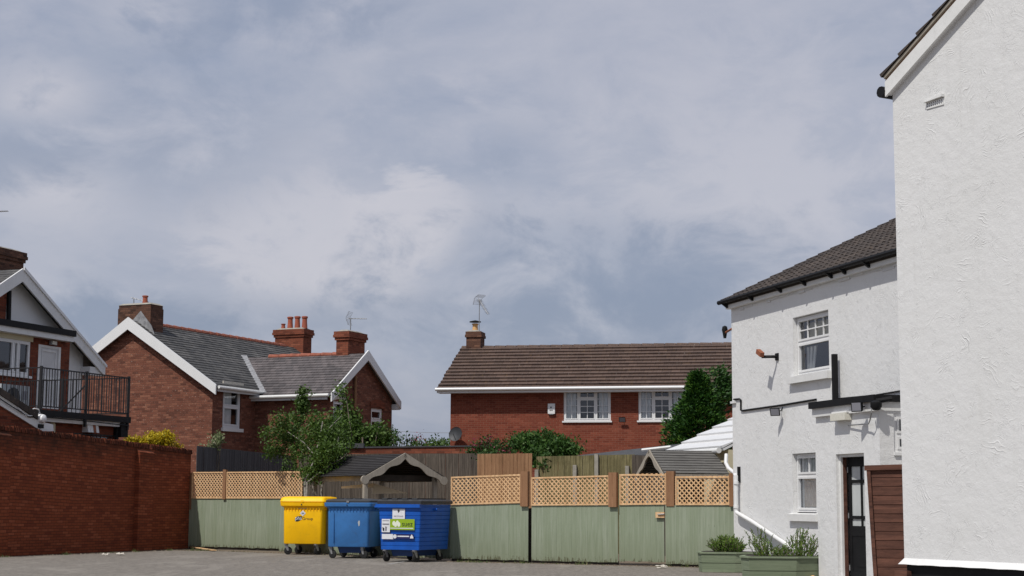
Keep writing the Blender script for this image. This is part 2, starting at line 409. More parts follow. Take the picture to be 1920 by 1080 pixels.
# ------------------------------------------------------------------ generic makers
def wall(mb, fr, a0, a1, z0, z1, holes=(), t=.25, rev=.1):
    """wall face with real openings; holes (a0,a1,z0,z1); reveals run rev inwards"""
    xs = sorted({a0, a1, *[h[0] for h in holes], *[h[1] for h in holes]}); zs = sorted({z0, z1, *[h[2] for h in holes], *[h[3] for h in holes]})
    for i in range(len(xs)-1):
        for j in range(len(zs)-1):
            cx = (xs[i]+xs[i+1])/2; cz = (zs[j]+zs[j+1])/2
            if any(h[0] < cx < h[1] and h[2] < cz < h[3] for h in holes): continue
            mb.face(fr.p(xs[i], zs[j]), fr.p(xs[i+1], zs[j]), fr.p(xs[i+1], zs[j+1]), fr.p(xs[i], zs[j+1]))
    for h in holes:
        q = [(h[0], h[2]), (h[1], h[2]), (h[1], h[3]), (h[0], h[3])]
        for k in range(4):
            p, r = q[k], q[(k+1) % 4]
            mb.face(fr.p(p[0], p[1], 0), fr.p(p[0], p[1], -rev), fr.p(r[0], r[1], -rev), fr.p(r[0], r[1], 0))

def window(fr, par, a0, a1, z0, z1, d=-.08, cols=(1,), bars=(), trans=(), fw=.06, cw=.035, mullw=.05, curtain='sides', sill=None, sillmat='white', name='window', framemat='white', sash=None, room=.5):
    """frame (window) > pane, sill, curtain. cols: relative widths; trans: heights (0..1) of transoms per column list; bars: (nx, ny) glazing grid per cell"""
    mb = MB(); W = a1-a0; H = z1-z0
    mb.box(fr, a0, a0+fw, z0, z1, d-.03, d+.03); mb.box(fr, a1-fw, a1, z0, z1, d-.03, d+.03)
    mb.box(fr, a0+fw, a1-fw, z0, z0+fw, d-.03, d+.03); mb.box(fr, a0+fw, a1-fw, z1-fw, z1, d-.03, d+.03)
    tot = sum(cols); x = a0; edges = [a0]
    for c in cols: x += W*c/tot; edges.append(x)
    for e in edges[1:-1]: mb.box(fr, e-mullw/2, e+mullw/2, z0+fw, z1-fw, d-.03, d+.033)
    for i in range(len(cols)):
        xa = edges[i]+(fw if i == 0 else mullw/2); xb = edges[i+1]-(fw if i == len(cols)-1 else mullw/2)
        tr = trans[i] if i < len(trans) else ()
        zz = [z0+fw]+[z0+H*t for t in tr]+[z1-fw]
        for t in tr: mb.box(fr, xa, xb, z0+H*t-mullw/2, z0+H*t+mullw/2, d-.03, d+.031)
        for j in range(len(zz)-1):
            za = zz[j]+(mullw/2 if j else 0); zb = zz[j+1]-(mullw/2 if j < len(zz)-2 else 0)
            # casement
            mb.box(fr, xa, xa+cw, za, zb, d-.02, d+.045); mb.box(fr, xb-cw, xb, za, zb, d-.02, d+.045)
            mb.box(fr, xa+cw, xb-cw, za, za+cw, d-.02, d+.045); mb.box(fr, xa+cw, xb-cw, zb-cw, zb, d-.02, d+.045)
            b = bars[i][j] if i < len(bars) and j < len(bars[i]) else None
            if b:
                for k in range(1, b[0]): q = xa+cw+(xb-xa-2*cw)*k/b[0]; mb.box(fr, q-.011, q+.011, za+cw, zb-cw, d-.01, d+.02)
                for k in range(1, b[1]): q = za+cw+(zb-za-2*cw)*k/b[1]; mb.box(fr, xa+cw, xb-cw, q-.011, q+.011, d-.008, d+.018)
    w = mb.build(name, M[framemat], par)
    MB().face(fr.p(a0+fw*.6, z0+fw*.6, d-.004), fr.p(a1-fw*.6, z0+fw*.6, d-.004), fr.p(a1-fw*.6, z1-fw*.6, d-.004), fr.p(a0+fw*.6, z1-fw*.6, d-.004)).build('pane', M['glass'], w)
    r = MB(); P = fr.p; e = d-room; c = [(a0, z0), (a1, z0), (a1, z1), (a0, z1)]
    r.face(*[P(a, z, e) for a, z in c])
    for k in range(4):
        p, q = c[k], c[(k+1) % 4]; r.face(P(p[0], p[1], d-.03), P(q[0], q[1], d-.03), P(q[0], q[1], e), P(p[0], p[1], e))
    r.build('room_interior', M['room'], w)
    if curtain:
        cm = MB()
        def drape(xa, xb, za=z0+.02, zb=z1-.02, dd=.06):
            n = max(4, int((xb-xa)/.04)); n0 = len(cm.v)
            for k in range(n+1):
                x = xa+(xb-xa)*k/n; o = .018*sin(k*2.1)
                cm.v += [P(x, za, d-dd+o), P(x, zb, d-dd+o)]
            for k in range(n): cm.f.append((n0+2*k, n0+2*k+2, n0+2*k+3, n0+2*k+1))
        if curtain == 'sides': drape(a0+.03, a0+W*.26); drape(a1-W*.26, a1-.03)
        elif curtain == 'left': drape(a0+.03, a0+W*.62)
        elif curtain == 'full': drape(a0+.03, a1-.03)
        elif curtain == 'net': drape(a0+.03, a1-.03, z0+.02, z0+H*.95)
        cm.build('curtain', M['curtain'], w, smooth=True)
    if sill:
        ov, pr, th = sill
        MB().box(fr, a0-ov, a1+ov, z0-th, z0-.002, d-.02, pr).build('sill', M[sillmat], w)
    return w

def roof(mb, E0, E1, Sdir, wid, c, th=.03, amp=0, tw=.3, seg=6, jit=.004, under=.06, ragged=0, clip=None):
    """stepped tile courses. E0,E1 eave ends; Sdir unit up-slope; clip(v)->(u0,u1) limits of each course"""
    U = (E1-E0); L = U.length; U.normalize(); S = V(Sdir).normalized(); N = U.cross(S).normalized()
    if N.z < 0: N = -N
    rows = max(1, int(round(wid/c))); c = wid/rows
    n = max(1, int(L/tw)*seg) if amp else max(1, int(L/tw))
    def prof(u): return amp*(.5+.5*cos(2*pi*u/tw)) if amp else 0
    for r in range(rows):
        v0 = r*c; v1 = (r+1)*c+.02
        u0, u1 = (0, L) if not clip else clip(v0)
        if u1-u0 < .05: continue
        lo = -random.uniform(0, ragged); hi = random.uniform(0, ragged)
        base = len(mb.v)
        for k in range(n+1):
            u = u0+lo+(u1-u0-lo+hi)*k/n; j = random.uniform(-jit, jit); q = prof(u+ (tw/2 if (r % 2 and not amp) else 0))
            mb.v += [E0+U*u+S*(v0+j)+N*(th+q+.004), E0+U*u+S*v1+N*(.006+q), E0+U*u+S*(v0+j)+N*(q*.6-.004)]
        for k in range(n):
            a = base+3*k; b = a+3
            mb.f += [(a, b, b+1, a+1), (a+2, b+2, b, a)]
        for k in (0, n):
            a = base+3*k; mb.f.append((a, a+1, a+2))
    return mb

def deck(mb, E0, E1, S, wid, th=.08, off=-.02):
    U = (E1-E0).normalized(); S = V(S).normalized(); N = U.cross(S).normalized(); N = -N if N.z < 0 else N
    a = [E0+N*off, E1+N*off, E1+S*wid+N*off, E0+S*wid+N*off]
    return mb.hexa([p-N*th for p in a], a)

def stack(par, fr, a0, a1, d0, d1, z0, z1, mat='stack_brick', bands=2, name='chimney'):
    mb = MB(); e = .045
    top = z1-.10*bands-.12
    mb.box(fr, a0, a1, z0, top, d0, d1)
    z = top
    for k in range(bands): mb.box(fr, a0-e*(k+1), a1+e*(k+1), z, z+.10, d0-e*(k+1), d1+e*(k+1)); z += .10
    mb.box(fr, a0-e*bands+.02, a1+e*bands-.02, z, z1, d0-e*bands+.02, d1+e*bands-.02)
    ch = mb.build(name, M[mat], par)
    MB().hexa([fr.p(a0, z1, d1), fr.p(a1, z1, d1), fr.p(a1, z1, d0), fr.p(a0, z1, d0)], [fr.p(a0+.12, z1+.07, d1-.12), fr.p(a1-.12, z1+.07, d1-.12), fr.p(a1-.12, z1+.07, d0+.12), fr.p(a0+.12, z1+.07, d0+.12)]).build('mortar_cap', M['concrete'], ch)
    return ch
def pot(ch, c, r, h, mat='pot', cowl=False):
    p = MB().lathe(c, [(r*1.02, 0), (r, .05), (r*.86, h*.55), (r*.84, h*.8), (r*1.08, h*.86), (r*1.1, h*.97), (r*.8, h)], 14).build('chimney_pot', M[mat], ch, smooth=True)
    if cowl:
        MB().lathe(V(c)+Z*(h+.05), [(r*1.9, 0), (r*1.9, .03), (.02, .08)], 14).build('cowl', M['black'], p)
    return p

def aerial(label, base, top, d, length, n, tilt=0, el=.30, name='tv_aerial', group=None, refl=True):
    t = thing(name, base, label, 'aerial', group)
    MB().tube([base, top], .018, 6).build('mast', M['grey_metal'], t)
    d = V(d).normalized(); side = d.cross(Z).normalized(); upv = side.cross(d).normalized()
    mb = MB(); p0 = V(top)-d*.12; mb.tube([p0, p0+d*length], .012, 5)
    for k in range(n):
        q = p0+d*(length*(.12+.86*k/(n-1))); l = el*(1-.35*k/n)/2
        mb.tube([q-side*l, q+side*l], .007, 4)
        mb.tube([q-upv*l*.35, q+upv*l*.35], .006, 4)
    mb.build('boom', M['grey_metal'], t)
    if refl:
        r = MB()
        for s in (-1, 1):
            for k in range(5):
                q = p0+upv*s*(.04+k*.05)-d*(.02*k)*-1
                r.tube([q-side*.18, q+side*.18], .006, 4)
            r.tube([p0-side*.17*s, p0-side*.17*s+upv*.25+d*.12], .006, 4); r.tube([p0-side*.17*s, p0-side*.17*s-upv*.25+d*.12], .006, 4)
        r.build('reflector', M['grey_metal'], t)
    return t

def leafmesh(mb, centers, n, size, spread, up=0.0, stretch=1.7, out=None, droop=0.0):
    for _ in range(n):
        c, r = random.choice(centers)
        p = V(c)+V((random.gauss(0, 1), random.gauss(0, 1), random.gauss(0, 1)))*r*spread
        d = V((random.gauss(0, 1), random.gauss(0, 1), random.gauss(0, 1)+up)).normalized()
        if out is not None: d = (d*.7+(p-out).normalized()).normalized()
        d.z -= droop
        s = size*random.uniform(.6, 1.25)
        x = d.orthogonal().normalized(); x = Matrix.Rotation(random.uniform(0, 2*pi), 3, d) @ x
        mb.face(p-d*s*stretch/2, p+x*s*.42, p+d*s*stretch/2, p-x*s*.42)
def blobs(specs, density=1.0, shell=.35):
    """cluster centres scattered through ellipsoids, biased to the outside. spec (cx,cy,cz, rx,ry,rz, n)"""
    out = []
    for (c, r, n) in specs:
        for _ in range(int(n*density)):
            d = V((random.gauss(0, 1), random.gauss(0, 1), random.gauss(0, 1))).normalized()
            k = random.uniform(shell, 1)**.6*random.uniform(.8, 1.1)
            out.append((V((c[0]+d.x*r[0]*k, c[1]+d.y*r[1]*k, c[2]+d.z*r[2]*k)), 1))
    return out

def text(body, fr, a, z, size, mat, par, d=.004, name='lettering', bold=0.0, sx=1.0, align='CENTER'):
    cu = bpy.data.curves.new(name, 'FONT'); cu.body = body; cu.size = size; cu.align_x = align; cu.align_y = 'CENTER'; cu.offset = bold; cu.resolution_u = 3
    tmp = bpy.data.objects.new('tmp', cu); COL.objects.link(tmp); bpy.context.view_layer.update()
    me = bpy.data.meshes.new_from_object(tmp.evaluated_get(bpy.context.evaluated_depsgraph_get()))
    bpy.data.objects.remove(tmp); bpy.data.curves.remove(cu)
    o0 = origin_of(par)
    for v in me.vertices: v.co = fr.p(a+v.co.x*sx, z+v.co.y, d)-o0
    me.name = name; me.materials.clear(); me.materials.append(M[mat])
    o = bpy.data.objects.new(name, me); COL.objects.link(o); o.parent = par
    return o

# ================================================================== GROUND
def sheet(name, pts, z, mat, kind='structure'):
    o = MB().face(*[V((x, y, z)) for x, y in pts]).build(name, M[mat]); return tag(o, kind=kind)
sheet('ground', [(-900, -200), (900, -200), (900, 2500), (-900, 2500)], -.012, 'dirt')
# car park with a ragged edge against the fences
edge = [(-14.5, 35.2), (-12.2, 38.0), (-10.4, 41.6), (-9.0, 44.6), (-7.6, 44.1), (-6.4, 43.0), (-5.0, 42.0), (-3.6, 40.3), (-2.2, 38.4), (-1.2, 37.15), (.4, 36.5), (1.8, 35.75), (3.2, 35.05), (4.6, 34.35), (6.4, 28), (7.5, 24)]
pe = []
for i in range(len(edge)-1):
    a, b = edge[i], edge[i+1]
    for k in range(8):
        t = k/8; j = random.uniform(-.05, .05); pe.append((a[0]+(b[0]-a[0])*t, a[1]+(b[1]-a[1])*t+j))
pe.append(edge[-1])
sheet('car_park', [(7.6, -30), (30, -30), (30, 24)][:0]+[(-40, -30), (-40, 36)]+pe+[(30, 24), (30, -30)], 0, 'asphalt')
mk = MB()
for (x0, y0, x1, y1) in ((548, 1046, 590, 1043), (727, 1058, 762, 1053)):
    a = gnd(x0, y0); b = gnd(x1, y1); t = (b-a).normalized(); s = V((-t.y, t.x, 0))*.05; h = Z*.004
    mk.face(a-s+h, b-s+h, b+s+h, a+s+h)
M['worn_line'] = (lambda n: n.fin(n.mix(n.rng(n.noise(n.world(), 9, 4, .7), .4, .6), (.2, .19, .175), (.42, .41, .39)), .9))(NT('worn_white_road_paint'))
tag(mk.build('parking_line', M['worn_line']), kind='structure')
# grit and crumbs along the fence foot
gm = MB()
for i in range(len(edge)-2):
    a, b = edge[i], edge[i+1]
    for _ in range(70 if i > 0 else 20):
        t = random.random(); x = a[0]+(b[0]-a[0])*t; y = a[1]+(b[1]-a[1])*t-abs(random.gauss(0, .10))+.05; s = random.uniform(.006, .022)
        p = V((x, y, 0)); gm.hexa([p+V((-s, -s, 0)), p+V((s, -s*.8, 0)), p+V((s*.9, s, 0)), p+V((-s, s, 0))], [p+V((-s*.5, -s*.6, s)), p+V((s*.6, -s*.5, s*.9)), p+V((s*.4, s*.5, s)), p+V((-s*.4, s*.6, s*1.1))])
tag(gm.build('gravel', M['dirt']), 'loose grit and crumbs swept along the foot of the fence', 'gravel', kind='stuff')

wm = MB()
for _ in range(70):
    i = random.choice((0, 1, 2, 3, 3, 4, 5, 6, 9, 9, 10, 11, 12)); a, b = edge[i], edge[i+1]; t = random.random()
    c = V((a[0]+(b[0]-a[0])*t, a[1]+(b[1]-a[1])*t-.03, 0)); k_ = random.uniform(.4, 1.3)
    for _k in range(int(16*k_)):
        d_ = V((random.gauss(0, 1), random.gauss(0, .6), 1.4)).normalized()*random.uniform(.03, .10)*k_; x = V((.006, 0, 0)); o_ = c+V((random.gauss(0, .05), random.gauss(0, .03), 0))
        wm.face(o_-x, o_+x, o_+d_)
M['weed'] = m_leaf('dry_weeds', (.06, .10, .02), (.16, .18, .06), (.3, .26, .12), .2)
tag(wm.build('weeds', M['weed']), 'small dry weeds sprouting along the foot of the walls and fence', 'weeds', kind='stuff')

# ================================================================== FOREGROUND BRICK WALL
A = gnd(-60, 1045.5); B = gnd(353, 1028)
fw = Fr((A.x, A.y), (B-A))
L = (B-A).length
zt0 = fw.px(0, 806)[1]; aL0 = fw.px(0, 806)[0]; zt1 = fw.px(362, 852)[1]
def topz(a): return zt0+(zt1-zt0)*(a-aL0)/(L-aL0)
bw = thing('brick_wall', fw.p(L/2, 0, -.1), 'long shaded red brick boundary wall with piers and a mossy crumbling top', 'wall')
mb = MB()
P = fw.p
n = 40
mb.hexa([P(-1, -.02, 0), P(L, -.02, 0), P(L, -.02, -.23), P(-1, -.02, -.23)], [P(-1, topz(-1), 0), P(L, topz(L), 0), P(L, topz(L), -.23), P(-1, topz(-1), -.23)])
def wuv(w):
    a = (w-fw.O).dot(fw.U); return (a, w.z/topz(a)*2.85)
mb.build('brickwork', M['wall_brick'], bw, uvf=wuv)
ap = fw.px(250, 1000)[0]; ap1 = fw.px(278, 1000)[0]
for (q0, q1) in ((ap, ap1), (fw.px(-20, 1000)[0], fw.px(7, 1000)[0])):
    m2 = MB(); m2.hexa([P(q0, -.02, .13), P(q1, -.02, .13), P(q1, -.02, .002), P(q0, -.02, .002)], [P(q0, topz(q0)-.12, .13), P(q1, topz(q1)-.12, .13), P(q1, topz(q1)-.04, .002), P(q0, topz(q0)-.04, .002)])
    m2.build('pier', M['wall_brick'], bw, uvf=wuv)
cp = MB()
a = -1
while a < L:
    w_ = .07; h = random.uniform(.10, .15); z = topz(a); t = random.uniform(-.012, .012)
    if random.random() > .05: cp.hexa([P(a+.003, z, .02+t), P(a+w_, z, .02+t), P(a+w_, z, -.25+t), P(a+.003, z, -.25+t)], [P(a+.008, z+h, .015+t), P(a+w_-.006, z+h-.01*random.random(), .01+t), P(a+w_-.004, z+h, -.24+t), P(a+.005, z+h, -.24+t)])
    a += .078
cp.build('coping', M['coping'], bw)

# ================================================================== GREEN FENCE with trellis
FG = 'sage green fence panels topped with timber trellis'
def trellis(fr, par, a0, a1, z0, z1, z0b=None, z1b=None, pitch=.108):
    z0b = z0 if z0b is None else z0b; z1b = z1 if z1b is None else z1b
    t = MB(); sw = .0265
    P = fr.p
    for (za, zb) in ((z0, z0b), (z1-.035, z1b-.035)):
        t.hexa([P(a0, za, .03), P(a1, zb, .03), P(a1, zb, -.01), P(a0, za, -.01)], [P(a0, za+.035, .03), P(a1, zb+.035, .03), P(a1, zb+.035, -.01), P(a0, za+.035, -.01)])
    t.box(fr, a0, a0+.03, z0+.03, z1-.03, -.009, .029); t.box(fr, a1-.03, a1, z0b+.03, z1b-.03, -.009, .029)
    H = z1-z0
    for s, d0 in ((1, -.006), (-1, .010)):
        k = a0-H-.2
        while k < a1+H:
            # line from (k,z0) going up by H with slope 1
            x0, y0, x1, y1 = (k, z0, k+H, z1) if s > 0 else (k+H, z0, k, z1)
            # clip to a0..a1
            def cl(xa, ya, xb, yb):
                lo, hi = 0, 1
                dx = xb-xa
                ta, tb = (a0-xa)/dx, (a1-xa)/dx
                if ta > tb: ta, tb = tb, ta
                lo = max(lo, ta); hi = min(hi, tb)
                return None if hi-lo < .04 else (xa+dx*lo, ya+(yb-ya)*lo, xa+dx*hi, ya+(yb-ya)*hi)
            c = cl(x0, y0, x1, y1)
            if c:
                sh = lambda x: (z0b-z0)*(x-a0)/(a1-a0)
                e = sw*.7
                p0 = (c[0], c[1]+sh(c[0])); p1 = (c[2], c[3]+sh(c[2])); dd = d0+random.uniform(-.001, .001)
                t.hexa([P(p0[0]-e, p0[1], dd+.008), P(p0[0]+e, p0[1], dd+.008), P(p0[0]+e, p0[1], dd), P(p0[0]-e, p0[1], dd)],
                       [P(p1[0]-e, p1[1], dd+.008), P(p1[0]+e, p1[1], dd+.008), P(p1[0]+e, p1[1], dd), P(p1[0]-e, p1[1], dd)])
            k += pitch
    return t.build('trellis', M['trellis'], par)
def boards(fr, par, a0, a1, z0, z1, w=.125, mat='green', gap=.0006, dd=.0025, t=.02, z1b=None, name='board_panel', z0b=None, lean=0):
    m = MB(); a = a0; z1b = z1 if z1b is None else z1b; z0b = z0 if z0b is None else z0b
    while a < a1-.01:
        b = min(a+w, a1); f = lambda x: z1+(z1b-z1)*(x-a0)/(a1-a0); g = lambda x: z0+(z0b-z0)*(x-a0)/(a1-a0)
        o = random.uniform(0, dd); q = random.uniform(-.006, .012); P = fr.p
        m.hexa([P(a+gap+lean, g(a)+q, o), P(b-gap+lean, g(b)+q, o+random.uniform(-.001, .001)), P(b-gap+lean, g(b)+q, o-t), P(a+gap+lean, g(a)+q, o-t)],
               [P(a+gap, f(a), o), P(b-gap, f(b), o), P(b-gap, f(b), o-t), P(a+gap, f(a), o-t)])
        a = b
    return m.build(name, M[mat], par)

# left stretch
A = gnd(352, 1028); B = gnd(520, 1032.5)
fl = Fr(A, B-A)
q = lambda x, y, f: f.px(x, y)
a0 = 0; aE = q(568, 900, fl)[0]; zs = q(368, 935, fl)[1]; zt = q(368, 885, fl)[1]
zsb = q(566, 935, fl)[1]; ztb = q(566, 884, fl)[1]
ap = q(423, 900, fl)[0]
t = thing('fence_panel', fl.p(aE/2, 0), 'green boarded fence with trellis between brick wall and yellow bin', 'fence', FG)
boards(fl, t, 0, aE+.1, .05, zs, z1b=zsb, lean=-.0)
trellis(fl, t, .10, ap-.05, zs+.005, zt, zs+.005+(zsb-zs)*.3, zt+(ztb-zt)*.3)
trellis(fl, t, ap+.06, aE, zs+.005+(zsb-zs)*.3, zt+(ztb-zt)*.3, zsb+.005, ztb)
MB().box(fl, ap-.055, ap+.055, zs-.01, zt+.06, -.03, .06).build('post', M['post'], t)
MB().box(fl, .0, .09, zs-.3, zt-.02, -.08, .015).build('post', M['post'], t)
MB().box(fl, 0, aE, -.01, .06, -.06, -.03).build('gravel_board', M['dark_wood'], t)
# section hidden behind the bins
pL = fl.p(aE+.15, 0, 1.1)
A2 = gnd(845, 1051); 
fm = Fr(pL, A2-pL)
Lm = (A2-pL).length
t = thing('fence_panel', fm.p(Lm/2, 0), 'plain green boarded fence behind the row of wheeled bins', 'fence', FG)
boards(fm, t, .02, Lm-.02, .03, 1.22)
# right stretch
B2 = gnd(1250, 1061)
fr_ = Fr(A2, B2-A2)
def sec(x0, x1, ys, yt, label, name='fence_panel', zb=.04, postx=None, cat='fence', top=(0, 0), latch=False, rec=0, x0g=None, x1g=None):
    a0 = fr_.px(x0, 1000)[0]; a1 = fr_.px(x1, 1000)[0]
    zsl = fr_.px(x0, ys[0])[1]; zsr = fr_.px(x1, ys[1])[1]; ztl = fr_.px(x0, yt[0])[1]; ztr = fr_.px(x1, yt[1])[1]
    t = thing(name, fr_.p((a0+a1)/2, 0), label, cat, FG if name == 'fence_panel' else None)
    F = Fr(fr_.p(0, 0, -rec), fr_.U)
    ag0 = F.px(x0g or x0, 1000)[0]; ag1 = F.px(x1g or x1, 1000)[0]
    boards(F, t, ag0+.008, ag1-.008, zb, zsl-.005, z1b=zsr-.005)
    pe = 0
    if postx:
        p0 = F.px(postx[0], 900)[0]; p1 = F.px(postx[1], 900)[0]; pe = p1-p0
        MB().box(F, p0, p1, min(zsl, zsr)-.02, max(ztl, ztr)+.06, -.03, .07).build('post', M['post'], t)
        a1 = p0-.004
    trellis(F, t, a0+.01, a1, zsl, ztl, zsr, ztr)
    if zb > .02 and not latch: MB().box(F, ag0+.01, ag1-.01, -.01, zb+.03, -.06, -.03).build('gravel_board', M['dark_wood'], t)
    return t, F
sec(845, 991, (947, 943), (894, 889), 'green panel with trellis directly beside the big blue bin', postx=(978, 992))
sec(996, 1159, (948, 947), (895, 891), 'widest green panel with trellis, between split post and gate', postx=(1143, 1158))
g, F = sec(1160, 1265, (947, 946), (889, 889), 'green boarded gate with trellis top and small timber latch', name='garden_gate', cat='gate', postx=(1251, 1266), latch=True, rec=.05, zb=.07, x1g=1246)
sec(1267, 1380, (947, 947), (893, 893), 'green panel with trellis ending against the white house wall', postx=(1369, 1377), x0g=1247)
MB().box(fr_, fr_.px(985, 1000)[0], fr_.px(1003, 1000)[0], 0, 1.2, -.16, -.12).build('gap_shade_board', M['dark_wood'], g)  # added dark strip, stands in for the shade in the gap between panels
la = F.px(1231, 961); lb = F.px(1246, 970)
lt = MB().box(F, la[0], lb[0]+.02, lb[1]-.01, la[1]+.01, .01, .06).build('latch_block', M['trellis'], g)
MB().tube([F.p(la[0]+.06, (la[1]+lb[1])/2+.01, .08), F.p(lb[0]+.03, (la[1]+lb[1])/2+.02, .08)], .014, 6).build('bolt', M['grey_metal'], lt)
# loose offcut by the wall
A = gnd(345, 1026); B = gnd(402, 1034)
tag(MB().beam(A+Z*.04, B+Z*.03, .12, .02).build('timber_offcut', M['trellis']), 'long pale timber offcut lying on the ground below the brick wall end', 'plank')
for (x, y, lab, s) in ((196, 1042, 'smaller white litter scrap below the shaded brick wall', .10), (222, 1041, 'larger white litter scrap below the shaded brick wall', .16), (1238, 1066, 'crumpled white litter scrap on the asphalt in front of the gate', .13)):
    p = gnd(x, y); m = MB()
    for k in range(9):
        d = V((random.uniform(-s, s)*.6, random.uniform(-s, s), random.uniform(.005, .05)))
        m.face(p+d, p+d+V((s*.6, random.uniform(-.03, .03), .01)), p+d+V((s*.4, s*.4, random.uniform(.0, .04))), p+d+V((-.02, s*.5, .012)))
    tag(m.build('litter', M['stone']), lab, 'litter')

# ================================================================== BINS
def rrect(fr, cx, w, d0, l, z, r, n=4):
    pts = []
    for (x, y, a0) in ((cx+w/2-r, d0+r, -pi/2), (cx+w/2-r, d0+l-r, 0), (cx-w/2+r, d0+l-r, pi/2), (cx-w/2+r, d0+r, pi)):
        for k in range(n+1):
            a = a0+pi/2*k/n; pts.append(fr.p(x+r*cos(a), z, -(y+r*sin(a))))
    return pts
def loftb(mb, rings):
    n0 = len(mb.v); k = len(rings[0])
    for r in rings: mb.v += r
    for i in range(len(rings)-1):
        for j in range(k):
            j2 = (j+1) % k; mb.f.append((n0+i*k+j, n0+i*k+j2, n0+(i+1)*k+j2, n0+(i+1)*k+j))
    mb.f.append(tuple(range(n0+k-1, n0-1, -1))); mb.f.append(tuple(range(n0+(len(rings)-1)*k, n0+len(rings)*k)))
    return mb
def bin_(pxl, pxr, yb, ang, label, body, lid, style):
    c = gnd((pxl+pxr)/2, yb); U = V((cos(ang), -sin(ang), 0))
    fr = Fr(c-U*.535, U); C0 = .535
    t = thing('wheeled_bin', fr.p(C0, 0, -.6), label, 'bin', 'large four-wheeled bins')
    W = 1.06 if style != 'steel' else 1.10; Lb = 1.24 if style != 'steel' else 1.36
    mb = MB(); r = .07 if style != 'steel' else .03
    if style == 'steel':
        rings = []
        z = .27; k = 0
        zs = [.27]
        while z < 1.26: z += .095; zs += [z-.012, z-.006, z]
        for i, z in enumerate(zs):
            f = (z-.27)/1.02; w = W*.90+W*.10*f; inset = .012 if i % 3 == 2 and i > 0 else 0
            rings.append(rrect(fr, C0, w-2*inset, .035*(1-f)+inset, Lb-.07*(1-f)-2*inset+.02, min(z, 1.27), r))
        loftb(mb, rings)
    else:
        loftb(mb, [rrect(fr, C0, W*.93, .05, Lb-.10, .27, r), rrect(fr, C0, W*.945, .035, Lb-.07, .30, r), rrect(fr, C0, W*.96, .01, Lb-.02, 1.08, r), rrect(fr, C0, W*.96, .01, Lb-.02, 1.10, r)])
        # ribbed collar
        loftb(mb, [rrect(fr, C0, W*.95, .015, Lb-.03, 1.10, r), rrect(fr, C0, W*.98, .0, Lb, 1.19, r)])
        for k in range(12):
            a = .09+k*.075; mb.box(fr, C0-.45+k*.08, C0-.44+k*.08, 1.10, 1.18, -.03, .012)
            mb.hexa([fr.p(C0+W*.47, 1.1, -a*1.2-.02), fr.p(C0+W*.48+.015, 1.1, -a*1.2-.02), fr.p(C0+W*.48+.015, 1.1, -a*1.2-.035), fr.p(C0+W*.47, 1.1, -a*1.2-.035)],
                    [fr.p(C0+W*.47, 1.18, -a*1.2-.02), fr.p(C0+W*.48+.02, 1.18, -a*1.2-.02), fr.p(C0+W*.48+.02, 1.18, -a*1.2-.035), fr.p(C0+W*.47, 1.18, -a*1.2-.035)])
        if style == 'plain':
            mb.box(fr, C0-W*.33, C0-W*.325, .36, 1.07, -.05, .006)
    b = mb.build('body', M[body], t, smooth=True)
    # rim
    rm = MB(); 
    if style == 'steel':
        rm.box(fr, C0-W*.54, C0+W*.50, 1.20, 1.275, -.03, .055)
        rm.tube([fr.p(C0-W*.56, 1.22, .04), fr.p(C0-W*.56, 1.22, -Lb*.5)], .02, 8)
    else:
        loftb(rm, [rrect(fr, C0, W*.99, -.01, Lb+.02, 1.18, .08), rrect(fr, C0, W*1.10, -.05, Lb+.1, 1.215, .09), rrect(fr, C0, W*1.12, -.06, Lb+.12, 1.29, .09), rrect(fr, C0, W*1.08, -.04, Lb+.08, 1.30, .09)])
    rm.build('rim', M[body], t, smooth=True)
    # lid
    lm = MB()
    if style == 'yellow':
        loftb(lm, [rrect(fr, C0, W*1.10, -.055, Lb+.11, 1.295, .09), rrect(fr, C0, W*1.13, -.07, Lb+.14, 1.32, .10), rrect(fr, C0, W*1.08, -.04, Lb+.08, 1.40, .09), rrect(fr, C0, W*1.0, .0, Lb, 1.43, .09), rrect(fr, C0, W*.8, .1, Lb-.2, 1.445, .09)])
    elif style == 'plain':
        loftb(lm, [rrect(fr, C0, W*1.06, -.03, Lb+.06, 1.30, .09), rrect(fr, C0, W*1.06, -.03, Lb+.06, 1.345, .09), rrect(fr, C0, W*1.0, .0, Lb, 1.375, .09), rrect(fr, C0, W*.5, .2, Lb-.4, 1.40, .07)])
        for k in range(3): lm.box(fr, C0-.3+.22*k, C0-.16+.22*k, 1.37, 1.405, -.35-.3*(k % 2), -.05)
    else:
        loftb(lm, [rrect(fr, C0, W*1.05, -.02, Lb+.08, 1.28, .04), rrect(fr, C0, W*1.06, -.03, Lb+.1, 1.345, .04), rrect(fr, C0, W*1.0, .02, Lb, 1.38, .05)])
        for k in range(4): lm.box(fr, C0-.46+.26*k, C0-.32+.26*k, 1.37, 1.41, -Lb*.95, .0)
    ld = lm.build('lid', M[lid], t, smooth=True)
    if style != 'steel':
        MB().box(fr, C0-.03, C0+.03, 1.30, 1.345, .03, .072).build('lid_lock', M['grey_metal' if style == 'plain' else lid], ld)
        MB().lathe(fr.p(C0-.02, 1.245, .056), [(.016, 0), (.016, .008)], 10, fr.N).build('lock_plug', M['ink'], b)
    # handles: trunnions on the sides
    for s in (-1, 1):
        MB().tube([fr.p(C0+s*W*.5, 1.16, -Lb*.45), fr.p(C0+s*(W*.5+.075), 1.16, -Lb*.45)], .03, 10).build('trunnion', M[body], t, smooth=True)
    # tub under the body
    if style != 'yellow':
        loftb(MB(), []) if False else None
        tb = MB(); loftb(tb, [rrect(fr, C0+.02, W*.52, .14, Lb-.3, .13, .06), rrect(fr, C0+.02, W*.60, .12, Lb-.26, .275, .06)]); tb.build('sump', M['blue_dark'], t, smooth=True)
